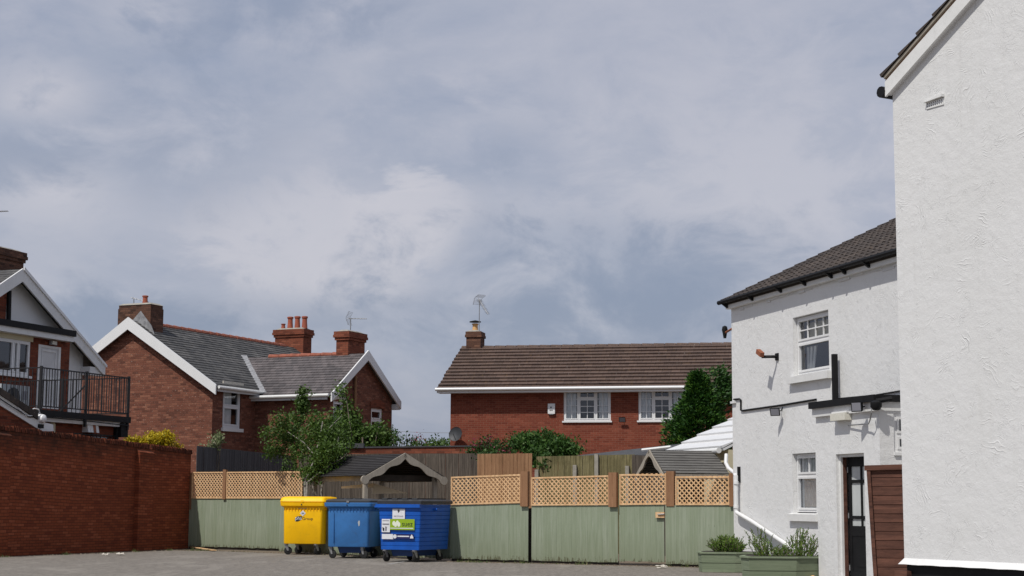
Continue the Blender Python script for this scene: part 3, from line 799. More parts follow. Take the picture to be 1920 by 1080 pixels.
    # castors
    for i, (sx, dy) in enumerate(((-.40, .14), (.36, .14), (-.40, Lb-.18), (.36, Lb-.18))):
        rot = {'yellow': (.9, .5), 'plain': (.75, .75), 'steel': (.12, .2)}[style][i % 2]
        base = fr.p(C0+sx, 0, -dy); ax = (fr.U*cos(rot*1.5)+fr.N*sin(rot*1.5)).normalized() if style != 'steel' else (fr.U*.96+fr.N*.28).normalized()
        if style == 'plain': ax = (fr.N*.93-fr.U*.36).normalized()
        cst = MB(); side = ax; fwd = ax.cross(Z).normalized()
        hub = base+Z*.10
        for s in (-1, 1):
            e0 = hub+side*s*.034
            cst.hexa([e0-fwd*.02-side*.004, e0+fwd*.02-side*.004, e0+fwd*.02+side*.004, e0-fwd*.02+side*.004], [e0+Z*.15-fwd*.045+fwd*.05-side*.004, e0+Z*.15+fwd*.1-side*.004, e0+Z*.15+fwd*.1+side*.004, e0+Z*.15+fwd*.005+side*.004])
        cst.lathe(hub+fwd*.05+Z*.14, [(.055, 0), (.055, .035)], 12)
        c_ = cst.build('castor_fork', M['grey_metal'], t)
        w = MB().lathe(hub-side*.025, [(.085, 0), (.1, .008), (.1, .042), (.085, .05)], 20, side).build('wheel', M['tyre'], c_, smooth=True)
        MB().lathe(hub-side*.027, [(.05, 0), (.05, .054)], 12, side).build('hub', M['grey_metal' if style != 'steel' else 'lid'], w) if False else None
    return t, fr, b, C0, W
t, f1, b, c, W = bin_(525, 607, 1040.5, radians(9), 'bright yellow wheeled bin with yellow lid and group logo, next to fence', 'yellow', 'yellow', 'yellow')
def decal(fr, par, pts, mat, d, name): return MB().face(*[fr.p(a, z, d) for a, z in pts]).build(name, M[mat], par)
def rect(a0, a1, z0, z1): return [(a0, z0), (a1, z0), (a1, z1), (a0, z1)]
# front face leans outwards to the top: decals follow with a small stand-off
def face_fr(fr, top): return fr
DF = lambda z, Zb=.31, Zt=1.08, b=-.045, tp=-.01: b+(tp-b)*(z-Zb)/(Zt-Zb)
d = DF(.93)+.004
lg = decal(f1, b, [(c+x*.105*cos(.55)-y*.062*sin(.55)-.11, .90+x*.105*sin(.55)+y*.062*cos(.55)) for x, y in [(cos(k*pi/12), sin(k*pi/12)) for k in range(24)]], 'ink', DF(.86)+.006, 'logo_oval')
text('phs', f1, c-.11, .905, .125, 'label_white', lg, DF(.9)+.010, bold=.0008)
text('Group', f1, c+.125, .895, .105, 'ink', b, DF(.9)+.006)
text('clinical waste only', f1, c, 1.15-.02, .028, 'ink_grey', b, .004) if False else None
decal(f1, b, rect(c-.12, c+.12, 1.145, 1.155), 'ink_grey', DF(1.1)+.016, 'print_line')
lb = decal(f1, b, [(c, 1.13-.10+.075), (c-.075, 1.03), (c, .955), (c+.075, 1.03)], 'label_white', DF(1.03)+.006, 'diamond_sticker')
decal(f1, lb, rect(c-.03, c+.03, 1.01, 1.045), 'ink_grey', DF(1.03)+.010, 'print_block')
t, f2, b, c, W = bin_(606, 697, 1047.5, radians(10), 'faded blue plastic wheeled bin with dark lid, in the middle of the row', 'blue', 'lid', 'plain')
decal(f2, b, [(c-.05+.028*cos(k*.7)*(1+.5*(k % 2)), .42+.10*sin(k*.7)) for k in range(9)], 'grey_metal', DF(.4)+.004, 'scuff_mark')
decal(f2, b, [(c+.26+.02*cos(k*.9)*(1+.6*(k % 2)), .82+.07*sin(k*.9)) for k in range(7)], 'blind', DF(.82)+.006, 'scuff_mark')
t, f3, b, c, W = bin_(703, 792, 1054, radians(27), 'big blue steel wheeled bin with ribbed sides, white and lime stickers', 'blue_metal', 'lid', 'steel')
d = .012
def st(x0, y0, x1, y1): 
    a, z = f3.px(x0, y0, d); a1, z1 = f3.px(x1, y1, d); return a, a1, z1, z
lab = st(731, 973, 777, 994)
g1 = decal(f3, b, rect(*lab), 'label_green', d, 'company_sticker')
w_ = lab[1]-lab[0]; h_ = lab[3]-lab[2]
text('suez', f3, lab[0]+w_*.71, lab[3]-h_*.46, h_*.66, 'ink', g1, d+.004, bold=.0, sx=1.0)
decal(f3, g1, rect(lab[0]+w_*.03, lab[1]-w_*.05, lab[2]+h_*.12, lab[2]+h_*.19), 'label_white', d+.003, 'sticker_line')
for (cx, cz, rr, rot) in ((.17, .60, .17, .5), (.24, .48, .17, .5), (.31, .66, .16, .5), (.37, .50, .17, .5)):
    decal(f3, g1, [(lab[0]+w_*cx+rr*h_*(1.0*cos(k*pi/8)), lab[2]+h_*cz+rr*h_*1.3*sin(k*pi/8)) for k in range(16)], 'paper', d+.003+cx*.004, 'logo_petal')
s1 = st(736, 954, 759, 973); g2 = decal(f3, b, rect(*s1), 'label_white', d, 'notice_sticker')
text('MIXED', f3, (s1[0]+s1[1])/2, s1[3]-.03, .045, 'ink_grey', g2, d+.003)if False else None
text('RECYCLING', f3, (s1[0]+s1[1])/2, s1[2]+.055, .045, 'ink_grey', g2, d+.003, bold=.0005)
decal(f3, g2, rect(s1[0]+.03, s1[1]-.03, s1[3]-.035, s1[3]-.025), 'ink_grey', d+.003, 'print_line')
decal(f3, g2, [(s1[0]+.13, s1[3]-.02), (s1[0]+.15, s1[3]-.09), (s1[0]+.19, s1[3]-.05), (s1[0]+.17, s1[3]-.01)], 'ink', d+.004, 'print_mark')
s2 = st(716, 973, 731, 998); g3 = decal(f3, b, rect(*s2), 'label_white', d+.002, 'notice_sticker')
for k, zz in enumerate((.03, .10, .115)): decal(f3, g3, rect(s2[0]+.02, s2[1]-.02, s2[3]-zz-.012, s2[3]-zz), 'ink_grey', d+.006, 'print_line')
decal(f3, g3, [(s2[0]+.03, s2[2]+.04), (s2[0]+.07, s2[2]+.02), (s2[0]+.07, s2[2]+.09), (s2[0]+.02, s2[2]+.12)], 'ink', d+.006, 'print_mark')
decal(f3, g3, [(s2[0]+.09, s2[2]+.03), (s2[0]+.13, s2[2]+.03), (s2[0]+.14, s2[2]+.12), (s2[0]+.09, s2[2]+.13)], 'ink_grey', d+.006, 'print_mark')
s4 = st(716, 1001, 738, 1011); decal(f3, b, rect(*s4), 'label_white', d, 'notice_sticker')
s5 = st(737, 1001, 776, 1011); g5 = decal(f3, b, rect(*s5), 'navy', d+.001, 'information_sticker')
hh = s5[3]-s5[2]
decal(f3, g5, [(s5[0]+hh*.45+hh*.42*cos(k*pi/8), s5[2]+hh*.5+hh*.42*sin(k*pi/8)) for k in range(16)], 'label_white', d+.004, 'round_mark')
decal(f3, g5, rect(s5[0]+hh*1.05, s5[1]-hh*1.1, s5[2]+hh*.42, s5[2]+hh*.66), 'label_white', d+.004, 'print_line')
decal(f3, g5, [(s5[1]-hh*.9, s5[2]+hh*.15), (s5[1]-hh*.1, s5[2]+hh*.15), (s5[1]-hh*.15, s5[2]+hh*.5), (s5[1]-hh*.5, s5[2]+hh*.95), (s5[1]-hh*.85, s5[2]+hh*.5)], 'label_white', d+.004, 'print_mark')

# ================================================================== FENCES AND WALLS BEHIND
def bfence(name, x0, x1, yt0, yt1, Y0, Y1, mat, label, w=.1, d=.02, z0=-.02, posts=(), rail=False, group=None):
    A = at(x0, yt0, Y0); B = at(x1, yt1, Y1); f = Fr(A, B-A); L = sqrt((B.x-A.x)**2+(B.y-A.y)**2)
    t = thing(name, f.p(L/2, 0), label, 'fence', group)
    boards(f, t, 0, L, z0, A.z, w, mat, z1b=B.z, dd=d, gap=.003)
    for p in posts: 
        a = L*p[0]; MB().box(f, a-.05, a+.05, 0, A.z+(B.z-A.z)*p[0]+p[1], .01, .11).build('post', M['concrete'], t)
    return t, f, L
bfence('timber_fence', 369, 568, 836, 857, 46.6, 59, 'dark_fence', 'tall dark grey boarded fence running back behind the left trellis', .13)
bfence('timber_fence', 560, 896, 852, 850, 47.5, 45.5, 'grey_fence', 'weathered grey boarded fence behind the shelter', .1)
bfence('timber_fence', 895, 998, 851, 850, 43.6, 43.2, 'orange_fence', 'newer orange brown fence panel below the crimson shrub', .1)
bfence('timber_fence', 1006, 1190, 856, 852, 44.5, 43.8, 'pale_fence', 'mossy pale feather-edge fence with concrete posts', .085, .03, posts=((.01, -.35), (.40, -.25), (.62, .03), (.93, -.3)))
bfence('timber_fence', 1185, 1262, 853, 858, 43.8, 42, 'grey_fence', 'short grey fence piece hidden behind the small gabled shelter', .1)
A = at(600, 841, 50); B = at(935, 837, 50)
f = Fr(A, B-A); L = (B-A).length
t = thing('garden_wall', f.p(L/2, 0), 'old orange brick garden wall behind the weathered fence', 'wall')
MB().hexa([f.p(0, 0, 0), f.p(L, 0, 0), f.p(L, 0, -.23), f.p(0, 0, -.23)], [f.p(0, A.z, 0), f.p(L, B.z, 0), f.p(L, B.z, -.23), f.p(0, A.z, -.23)]).build('brickwork', M['red_stack'], t)
MB().hexa([f.p(0, A.z, .03), f.p(L, B.z, .03), f.p(L, B.z, -.26), f.p(0, A.z, -.26)], [f.p(0, A.z+.04, .03), f.p(L, B.z+.04, .03), f.p(L, B.z+.04, -.26), f.p(0, A.z+.04, -.26)]).build('coping', M['felt'], t)
a0 = f.px(640, 838)[0]; a1 = f.px(682, 838)[0]
MB().box(f, a0, a1, A.z+.02, A.z+.16, -.3, .08).build('felt_cap', M['felt'], t)
# felt roofed shed
A = at(1050, 858, 49); B = at(1215, 858, 47.5); f = Fr(A, B-A); L = (B-A).length
t = thing('garden_shed', f.p(L/2, 0, -1.2), 'low shed with black felt roof below the brick house', 'shed')
MB().box(f, .1, L-.1, 0, A.z-.06, -2.8, 0).build('wall', M['grey_fence'], t)
m = MB().hexa([f.p(0, A.z-.08, .12), f.p(L, A.z-.03, .12), f.p(L, A.z+.45, -3.2), f.p(0, A.z+.1, -3.2)], [f.p(0, A.z, .12), f.p(L, A.z+.06, .12), f.p(L, A.z+.52, -3.2), f.p(0, A.z+.17, -3.2)])
m.build('roof', M['felt'], t)
MB().tube([f.p(*f.px(1204, 844, -.3), -.3), f.p(*f.px(1258, 838, -.3), -.3)], .05, 6).build('gutter', M['gutter'], t)

# ---- scalloped shelter behind the bins
def scallop(fr, a0, z0, a1, z1, wd, d0, d1, n=24, waves=3, scroll=True, amp=.03):
    """barge board from eave (a0,z0) to apex (a1,z1), wavy lower edge, round scroll at the eave"""
    mb = MB(); D = V((a1-a0, z1-z0)); Ln = D.length; D.normalize(); Nn = V((-D.y, D.x))
    if Nn.y < 0: Nn = -Nn
    up = []; lo = []
    for k in range(n+1):
        s = Ln*k/n; w = wd+amp*sin(2*pi*waves*k/n+pi*.5)*(1 if k < n else .3)
        if scroll and s < wd*1.1: w = max(w, wd*1.25*sqrt(max(0.05, 1-((s-wd*.5)/(wd*.75))**2)))
        up.append((a0+D.x*s, z0+D.y*s)); lo.append((a0+D.x*s-Nn.x*w, z0+D.y*s-Nn.y*w))
    for k in range(n):
        q = [up[k], up[k+1], lo[k+1], lo[k]]
        mb.prism([fr.p(a, z, d1) for a, z in q], -fr.N*(d1-d0))
    if scroll:
        c = (a0+D.x*wd*.45-Nn.x*wd*.5, z0+D.y*wd*.45-Nn.y*wd*.5)
        mb.lathe(fr.p(c[0], c[1], d1), [(wd*.72, -(d1-d0)), (wd*.72, .006)], 18, fr.N)
    return mb
ang = radians(33)
S0 = at(757, 850, 42.0); U = V((cos(ang), sin(ang), 0))
fs = Fr(S0, U)
zl = 1.96; hw = 1.17; za = S0.z
t = thing('garden_shelter', fs.p(0, 0, -1.3), 'open timber shelter with dark boarded roof and scalloped barge boards behind bins', 'shelter')
R = -fs.N; Lr = 3.2
rf = MB()
for s in (-1, 1):
    sd = V(((0), 0, 0)); E = fs.p(s*hw, zl, .06); apx = fs.p(0, za-.02, .06); sl = (apx-E); wd = sl.length; sl.normalize()
    E1 = E+R*(Lr)
    a, b_ = (E, E1) if s > 0 else (E1, E)
    roof(rf, a, b_, sl, wd, .105, .022, jit=.003, tw=.5)
rr = rf.build('roof', M['shelter_roof'], t)
for s in (-1, 1):
    scallop(fs, s*hw*1.06, zl-.06, 0, za+.01, .15, .05, .09, waves=2.5).build('barge_board', M['taupe'], t)
pm = [( -hw+.16, -.15), (hw-.16, -.15), (-hw+.16, -Lr+.2), (hw-.16, -Lr+.2)]
for (a, d) in pm: MB().box(fs, a-.05, a+.05, 0, zl+.02, d-.05, d+.05).build('post', M['taupe'], t)
for a in (-hw+.16, hw-.16): MB().box(fs, a-.03, a+.03, zl-.12, zl+.02, -Lr+.2, -.1).build('beam', M['taupe'], t)
MB().box(fs, -hw+.2, hw-.2, zl-.12, zl+.04, -.30, -.24).build('tie_beam', M['dark_wood'], t)
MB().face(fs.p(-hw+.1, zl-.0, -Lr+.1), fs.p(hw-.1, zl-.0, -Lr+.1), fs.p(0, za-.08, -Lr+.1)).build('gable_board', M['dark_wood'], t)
p0 = at(700, 906, 42.3); p1 = at(765, 925, 42.8); p2 = at(698, 926, 42.3); p3 = at(640, 916, 42.8)
n = 8; sm = MB(); 
tag(MB().face(p0, p2, p1).face(p0, p3+Z*.05, p3, p0-Z*.12).build('shade_sail', M['sail']), 'beige canvas sail hanging under the dark roofed shelter', 'sail')

# ---- small gabled shelter by the white house
S1 = at(1223, 845, 37.2); fg = Fr(S1, V((.36, -.93, 0)))
t = thing('garden_shelter', fg.p(0, 0, -1.2), 'small grey gabled shelter with wavy barge board beside the white downpipe', 'shelter')
hw = .72; zl = S1.z-.52; R = -fg.N; Lr = 1.62
rf = MB()
for s in (-1, 1):
    E = fg.p(s*hw, zl, .06); apx = fg.p(0, S1.z, .06); sl = apx-E; wd = sl.length; sl.normalize(); E1 = E+R*Lr
    a, b_ = (E, E1) if s > 0 else (E1, E)
    roof(rf, a, b_, sl, wd, .10, .02, jit=.004, tw=.4)
rf.build('roof', M['shelter2_roof'], t)
for s in (-1, 1): scallop(fg, s*hw*1.05, zl-.07, 0, S1.z+.02, .10, .05, .09, waves=2, amp=.022, scroll=False).build('barge_board', M['taupe'], t)
for (a, d) in ((-hw+.1, -.2), (hw-.1, -.2), (-hw+.1, -Lr+.2), (hw-.1, -Lr+.2)): MB().box(fg, a-.04, a+.04, 0, zl+.05, d-.04, d+.04).build('post', M['taupe'], t)
MB().box(fg, hw-.02, hw+.03, zl-.12, zl-.01, -Lr+.05, 0).build('fascia', M['taupe'], t)
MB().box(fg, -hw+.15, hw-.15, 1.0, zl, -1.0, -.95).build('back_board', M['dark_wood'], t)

# ================================================================== HOUSE C (brick house, brown tiles)
fc = Fr(((846-960)/FPX*60.2, 60.2), (cos(radians(11.6)), -sin(radians(11.6)), 0))
Lc = 10.25; zE = fc.px(860, 733)[1]; Dp = 7.0
hc = thing('brick_house', fc.p(Lc/2, 0, -3.5), 'modern red brick house with brown tiled roof and white gutter', 'house')
zr = fc.px(1300, 646, -3.5)[1]
win1 = fc.px(1057, 733)[0], fc.px(1145, 733)[0]; zw0 = fc.px(1100, 789)[1]; zw1 = zE-.01
win2 = fc.px(1197, 733)[0], fc.px(1285, 733)[0]
mb = MB(); wall(mb, fc, 0, Lc, 0, zE, [(win1[0], win1[1], zw0, zw1), (win2[0], win2[1], zw0, zw1)], rev=.1)
# gables
fcr = Fr(fc.p(Lc, 0), -fc.N); fcl = Fr(fc.p(0, 0, -Dp), fc.N)
for g in (fcr, fcl): mb.face(g.p(0, 0), g.p(Dp, 0), g.p(Dp, zE), g.p(Dp/2, zr-.12), g.p(0, zE))
mb.face(fc.p(Lc, 0, -Dp), fc.p(0, 0, -Dp), fc.p(0, zE, -Dp), fc.p(Lc, zE, -Dp))
mb.build('wall', M['new_brick'], hc)
ov = .42
rf = MB(); E0 = fc.p(-.42, zE+.02, ov); E1 = fc.p(Lc+.32, zE+.02, ov); ap = fc.p(0, zr, -Dp/2); S = (fc.p(-.42, zr, -Dp/2)-E0); wd = S.length
roof(rf, E0, E1, S, wd, .345, .062, jit=.012, tw=.33, ragged=.04); deck(rf, E0, E1, S, wd)
B0 = fc.p(Lc+.32, zE+.02, -Dp-ov); B1 = fc.p(-.42, zE+.02, -Dp-ov); S2 = fc.p(Lc+.32, zr, -Dp/2)-B0
roof(rf, B0, B1, S2, wd, .345, .03, jit=.008, tw=.33); deck(rf, B0, B1, S2, wd)
U0 = (E1-E0).normalized(); Sn = S.normalized()
rfo = rf.build('roof', M['tile'], hc, uvf=lambda w: ((w-E0).dot(U0), (w-E0).dot(Sn)))
rd = MB(); a = -.42
while a < Lc+.3:
    rd.lathe(fc.p(a, zr-.03, -Dp/2), [(.10, 0), (.11, .02), (.095, .42)], 10, fc.U); a += .44
rd.build('ridge_tiles', M['tile'], rfo, smooth=True)
MB().box(fc, -.42, Lc+.3, zE-.10, zE+.05, ov-.03, ov+.0).build('fascia', M['white'], hc)
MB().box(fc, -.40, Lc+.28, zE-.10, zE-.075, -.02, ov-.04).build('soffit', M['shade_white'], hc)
MB().tube([fc.p(-.46, zE+.03, ov+.06), fc.p(Lc+.33, zE+.03, ov+.06)], .06, 10).build('gutter', M['white'], hc, smooth=True)
for (aa, nm) in ((Lc+.32, 1),):
    m = MB()
    for s in (1, -1):
        p0 = fc.p(aa, zE-.04, ov if s > 0 else -Dp-ov); p1 = fc.p(aa, zr-.03, -Dp/2)
        m.beam(p0, p1, .03, .16)
    m.build('barge_board', M['white' if nm else 'shade_white'], hc)
gl = ((2, 4),), ((2, 3), (2, 1)), ((2, 4),)
for (a0, a1) in (win1, win2):
    w_ = window(fc, hc, a0, a1, zw0, zw1, d=-.05, cols=(1, 1.12, 1), trans=((), (.72,), ()), bars=gl, curtain='sides', sill=(.05, .06, .06), fw=.055)
cxa = fc.px(873, 640, -3.2)[0]; cxb = fc.px(900, 640, -3.2)[0]
ch = stack(hc, fc, cxa, cxb, -Dp/2-.5, -Dp/2+.2, zr-.45, fc.px(888, 622, -3.4)[1], 'stack_brick', 1)
pot(ch, fc.p((cxa+cxb)/2, fc.px(888, 622, -3.4)[1]+.02, -Dp/2-.1), .12, .32, 'pot_pale', True)
MB().box(fc, cxa-.1, cxb+.15, zr-.38, zr-.2, -Dp/2+.2, -Dp/2+.42).build('flashing', M['lead'], ch)
pm = at(898, 655, 63.4); pt = at(899, 563, 63.4)
aerial('tv aerial on tall mast by the lone chimney of the brown tiled house', pm-Z*.2, pt, V((.55, -.75, -.95)), .95, 11, el=.28)
def dish(c, d, r, label):
    t = thing('satellite_dish', c, label, 'satellite dish'); d = V(d).normalized()
    prof = [(r*k/6, .22*r*(k/6)**2) for k in range(7)]
    m = MB(); m.lathe(c, [(.004, 0)]+prof[1:]+[(r, .22*r+.01), (r*.8, .14*r-.02), (.02, -.02)], 24, d); m.build('reflector', M['lid'], t, smooth=True)
    MB().tube([c-Z*r*.9, c+d*r*.9-Z*r*.1], .012, 6).build('feed_arm', M['lid'], t)
    MB().tube([V(c), V(c)-d*.15, V(c)-d*.15+V((.15, .25, 0))], .02, 6).build('bracket', M['black'], t)
pd = fc.px(856, 815, .25)
dish(fc.p(pd[0], pd[1], .3), (-.45, -.85, .25), .27, 'dark grey satellite dish at the corner of the brown tiled house')
a0, z1 = fc.px(1028, 757); a1, z0 = fc.px(1041, 776)
t = thing('alarm_box', fc.p((a0+a1)/2, z0, .05), 'white alarm box with black marks on the modern brick wall', 'alarm box')
MB().box(fc, a0, a1, z0, z1, .002, .09).build('casing', M['white'], t)
wa = a1-a0; ha = z1-z0
for (u, v, s) in ((.45, .62, .08), (.35, .34, .06), (.6, .34, .06)): MB().lathe(fc.p(a0+wa*u, z0+ha*v, .09), [(wa*s*1.5, 0), (wa*s*1.5, .004)], 10, fc.N).build('printed_mark', M['ink'], t)
MB().box(fc, a0+wa*.2, a1-wa*.2, z0-.03, z0, .01, .08).build('lamp', M['grey_metal'], t)
def flood(name, fr, x, y, s, label, d=.12, tilt=.5, mat='black', yaw=0, cat='floodlight'):
    a, z = fr.px(x, y, 0); c = fr.p(a, z, d); t = thing(name, c, label, cat)
    F = Fr(c, Matrix.Rotation(yaw, 3, 'Z') @ fr.U); n = (F.N*cos(tilt)-Z*sin(tilt)).normalized(); u = F.U; w = n.cross(u).normalized()
    def bx(m, hu, hw_, h0, h1, k=1): return m.hexa([c-u*hu*k-w*hw_*k+n*h0, c+u*hu*k-w*hw_*k+n*h0, c+u*hu*k+w*hw_*k+n*h0, c-u*hu*k+w*hw_*k+n*h0], [c-u*hu-w*hw_+n*h1, c+u*hu-w*hw_+n*h1, c+u*hu+w*hw_+n*h1, c-u*hu+w*hw_+n*h1])
    bx(MB(), s, s*.8, -.04, .03, .8).build('housing', M[mat], t)
    bx(MB(), s*.82, s*.64, .031, .034).build('lamp_glass', M['ink_grey'], t)
    MB().tube([c-n*.03, c-n*.06+fr.N*-(d-.06), fr.p(a, z+s*.9, .0)], .012, 6).build('bracket', M[mat], t)
    return t
flood('floodlight', fc, 1168, 787, .12, 'small dark floodlight between the two white windows of the tiled house', d=.16, tilt=.6)

# ================================================================== HOUSE B (gabled old brick house)
th = radians(24); u = V((sin(th), cos(th), 0)); v = V((cos(th), -sin(th), 0))
cor = V(((400-960)/FPX*56, 56, 0))
hw = 3.46
fg = Fr(cor-v*2*hw, v); fsd = Fr(cor, u)            # gable front, side wall
zE = 5.30; zA = fg.px(244, 604)[1]
hb = thing('brick_house', cor-v*hw+u*5, 'older brick house with slate roof, white barge boards and red ridge', 'house')
sw = 2.64; Lm = 11.4
fwg = Fr(cor+u*sw, v)                                # wing front
cw = cor+u*sw+v*3.05; fwe = Fr(cw, u); wl = 4.58; zW = 5.10; zWA = fwe.px(675, 664)[1]
mb = MB()
mb.face(fg.p(0, 0), fg.p(2*hw, 0), fg.p(2*hw, zE), fg.p(hw, zA-.06), fg.p(0, zE))
ws = fsd.px(418, 760)[0], fsd.px(452, 760)[0]; wz0 = fsd.px(435, 803)[1]; wz1 = fsd.px(435, 728)[1]
wall(mb, fsd, 0, sw, 0, zE, [(ws[0], ws[1], wz0, wz1)], rev=.12)
wall(mb, fwg, 0, 3.05, 0, zW)
wa = fwe.px(604, 760)[0], fwe.px(626, 760)[0]
x1_, z1_ = fwe.px(696, 765); x2_, z2_ = fwe.px(717, 815)
zz1 = fwe.px(615, 750)[1]; zz0 = zz1-1.5
holes = [(max(.25, wa[0]), max(.25, wa[0])+.75, zz0, zz1), (x1_, x2_, z2_, z1_)]
wall(mb, fwe, 0, wl, 0, zW, holes, rev=.12)
mb.face(fwe.p(0, zW), fwe.p(wl, zW), fwe.p(wl/2, zWA-.05))
fb = Fr(cor+u*Lm, -v); mb.face(fb.p(0, 0), fb.p(2*hw, 0), fb.p(2*hw, zE), fb.p(hw, zA-.06), fb.p(0, zE))
fbl = Fr(fg.O+u*Lm, -u); mb.face(fbl.p(0, 0), fbl.p(Lm, 0), fbl.p(Lm, zE), fbl.p(0, zE))
fbs = Fr(cor+u*(sw+wl), u); mb.face(fbs.p(0, 0), fbs.p(Lm-sw-wl, 0), fbs.p(Lm-sw-wl, zE), fbs.p(0, zE))
fwb = Fr(cor+u*(sw+wl)+v*3.05, -v); mb.face(fwb.p(0, 0), fwb.p(3.05, 0), fwb.p(3.05, zW), fwb.p(0, zW))
hbw = mb.build('wall', M['house_brick'], hb)
# roofs
tanm = (zA-zE)/hw; ovE = .28; ovG = .22
def two_slope(name, O, ridge_dir, side, half, ze, za, len0, len1, mat, c, sides=(1, -1), clip=None, par=None):
    """O: base point under ridge start; side: unit to the right"""
    m = MB(); tn = (za-ze)/half
    for s in sides:
        E0 = O+side*s*(half+ovE)+ridge_dir*len0+Z*(ze-ovE*tn+.03); E1 = O+side*s*(half+ovE)+ridge_dir*len1+Z*(ze-ovE*tn+.03)
        S = V(-side*s*(half+ovE)+Z*((half+ovE)*tn)); wd = S.length
        roof(m, E0, E1, S, wd, c, .022, jit=.006, tw=.5, clip=clip if s > 0 else None)
        if not clip or s < 0: deck(m, E0, E1, S, wd, .05)
    E0 = O+side*(half+ovE)+ridge_dir*len0; Sn = V(-side+Z*tn).normalized()
    return m.build(name, M[mat], par, uvf=lambda w: ((w-E0).dot(ridge_dir), (w-E0).dot(Sn)))
Om = cor-v*hw
r1 = two_slope('roof', Om, u, v, hw, zE, zA, -ovG, Lm+.2, 'slate', .19, par=hb)
Ow = cor+u*(sw+wl/2)
ovE_w = .28
r2 = two_slope('wing_roof', Ow, v, -u, wl/2, zW, zWA, -1.9, 3.05+ovG, 'slate2', .19, par=hb)
# valley flashing: strip from wing eave meeting main slope up
def ridge(O, d, n, z, par):
    m = MB()
    for k in range(int(n/.45)): m.lathe(O+d*(.45*k)+Z*(z-.02), [(.10, 0), (.105, .02), (.085, .43)], 8, d)
    return m.build('ridge_tiles', M['ridge'], par, smooth=True)
ridge(Om+u*1.1, u, Lm-2.2, zA+.05, r1); ridge(Ow-v*.9, v, 3.2, zWA+.05, r2)
def barge(fr, a0, z0, a1, z1, par, h=.24, d0=.16, d1=.20, mat='white'):
    D = V((a1-a0, z1-z0)).normalized(); Nn = V((D.y, -D.x)); 
    if Nn.y > 0: Nn = -Nn
    return MB().prism([fr.p(a0, z0, d1), fr.p(a1, z1, d1), fr.p(a1, z1-h/abs(D.x), d1), fr.p(a0, z0-h*.95, d1)] if True else [], -fr.N*(d1-d0)).build('barge_board', M[mat], par)
tE = zE-ovE*tanm+.05
barge(fg, -ovE, tE+.06, hw, zA+.15, hb, h=.36, d0=.2, d1=.25); barge(fg, 2*hw+ovE, tE+.06, hw, zA+.15, hb, h=.36, d0=.2, d1=.25)
tw_ = (zWA-zW)/(wl/2); tEw = zW-ovE*tw_+.05
barge(fwe, -ovE, tEw+.06, wl/2, zWA+.15, hb, h=.30, d0=.2, d1=.25); barge(fwe, wl+ovE, tEw+.06, wl/2, zWA+.15, hb, h=.30, d0=.2, d1=.25)
MB().box(fwe, wl-.02, wl+ovE, tEw-.25, tEw-.05, -.1, .2).build('box_end', M['shade_white'], hb)
# gutters
MB().tube([fsd.p(-.15, tE-.02, ovE+.06), fsd.p(sw+.25, tE-.04, ovE+.06)], .055, 8).build('gutter', M['gutter'], hb, smooth=True)
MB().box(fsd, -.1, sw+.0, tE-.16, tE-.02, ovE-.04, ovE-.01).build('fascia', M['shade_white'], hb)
MB().tube([fwg.p(-.1, tEw-.02, ovE+.06), fwg.p(3.05+.15, tEw+.0, ovE+.06)], .055, 8).build('gutter', M['gutter'], hb, smooth=True)
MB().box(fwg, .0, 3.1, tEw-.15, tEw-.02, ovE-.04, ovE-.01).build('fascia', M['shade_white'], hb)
# valley lead between wing and main roofs
def on_main(a_v, s_u):   # height of the main right-hand slope at offset a_v right of the side wall, distance s along u
    return zE-(a_v)*tanm+.08
va = []
for zq in (zW-ovE*tw_+.12, zWA+.05):
    s_u = sw+(zq-zW)/tw_; a_v = (zE-zq)/tanm; va.append(cor+u*s_u+v*a_v+Z*(zq+.05))
MB().beam(va[0]+Z*.03, va[1]+Z*.03, .22, .03).build('valley_flashing', M['lead'], r2)
w_ = window(fsd, hb, ws[0], ws[1], wz0, wz1, d=-.08, cols=(1,), trans=((.54,),), curtain='left', sill=(.08, .08, .12), sillmat='white_paint', fw=.09, cw=.05)
MB().box(fsd, ws[0]-.06, ws[1]+.08, wz1, wz1+.22, .002, .04).build('lintel', M['stone'], hb)
window(fwe, hb, *holes[0], d=-.08, trans=((.55,),), curtain='left', sill=(.06, .06, .1), fw=.07)
window(fwe, hb, *holes[1], d=-.08, trans=((.56,),), curtain=None, sill=(.05, .06, .08), fw=.07, cw=.05)
for h, mt in ((holes[0], 'stone'), (holes[1], 'red_stack')):
    m = MB(); n = 10; w0 = h[0]-.10; w1 = h[1]+.10
    for k in range(n):
        t0, t1 = k/n, (k+1)/n; f_ = lambda t: .12*sin(pi*t)
        xs_ = w0+(w1-w0)*t0, w0+(w1-w0)*t1
        m.prism([fwe.p(xs_[0], h[3]-.02+f_(t0)*.8, .035), fwe.p(xs_[1], h[3]-.02+f_(t1)*.8, .035), fwe.p(xs_[1], h[3]+.22+f_(t1), .035), fwe.p(xs_[0], h[3]+.22+f_(t0), .035)], -fwe.N*.03)
    m.build('arched_lintel', M[mt], hb)
ap_ = fwe.px(663, 720)[0]
MB().tube([fwe.p(ap_, 1.5, .08), fwe.p(ap_, fwe.px(663, 705)[1], .08)], .05, 8).build('soil_pipe', M['post'], hb)
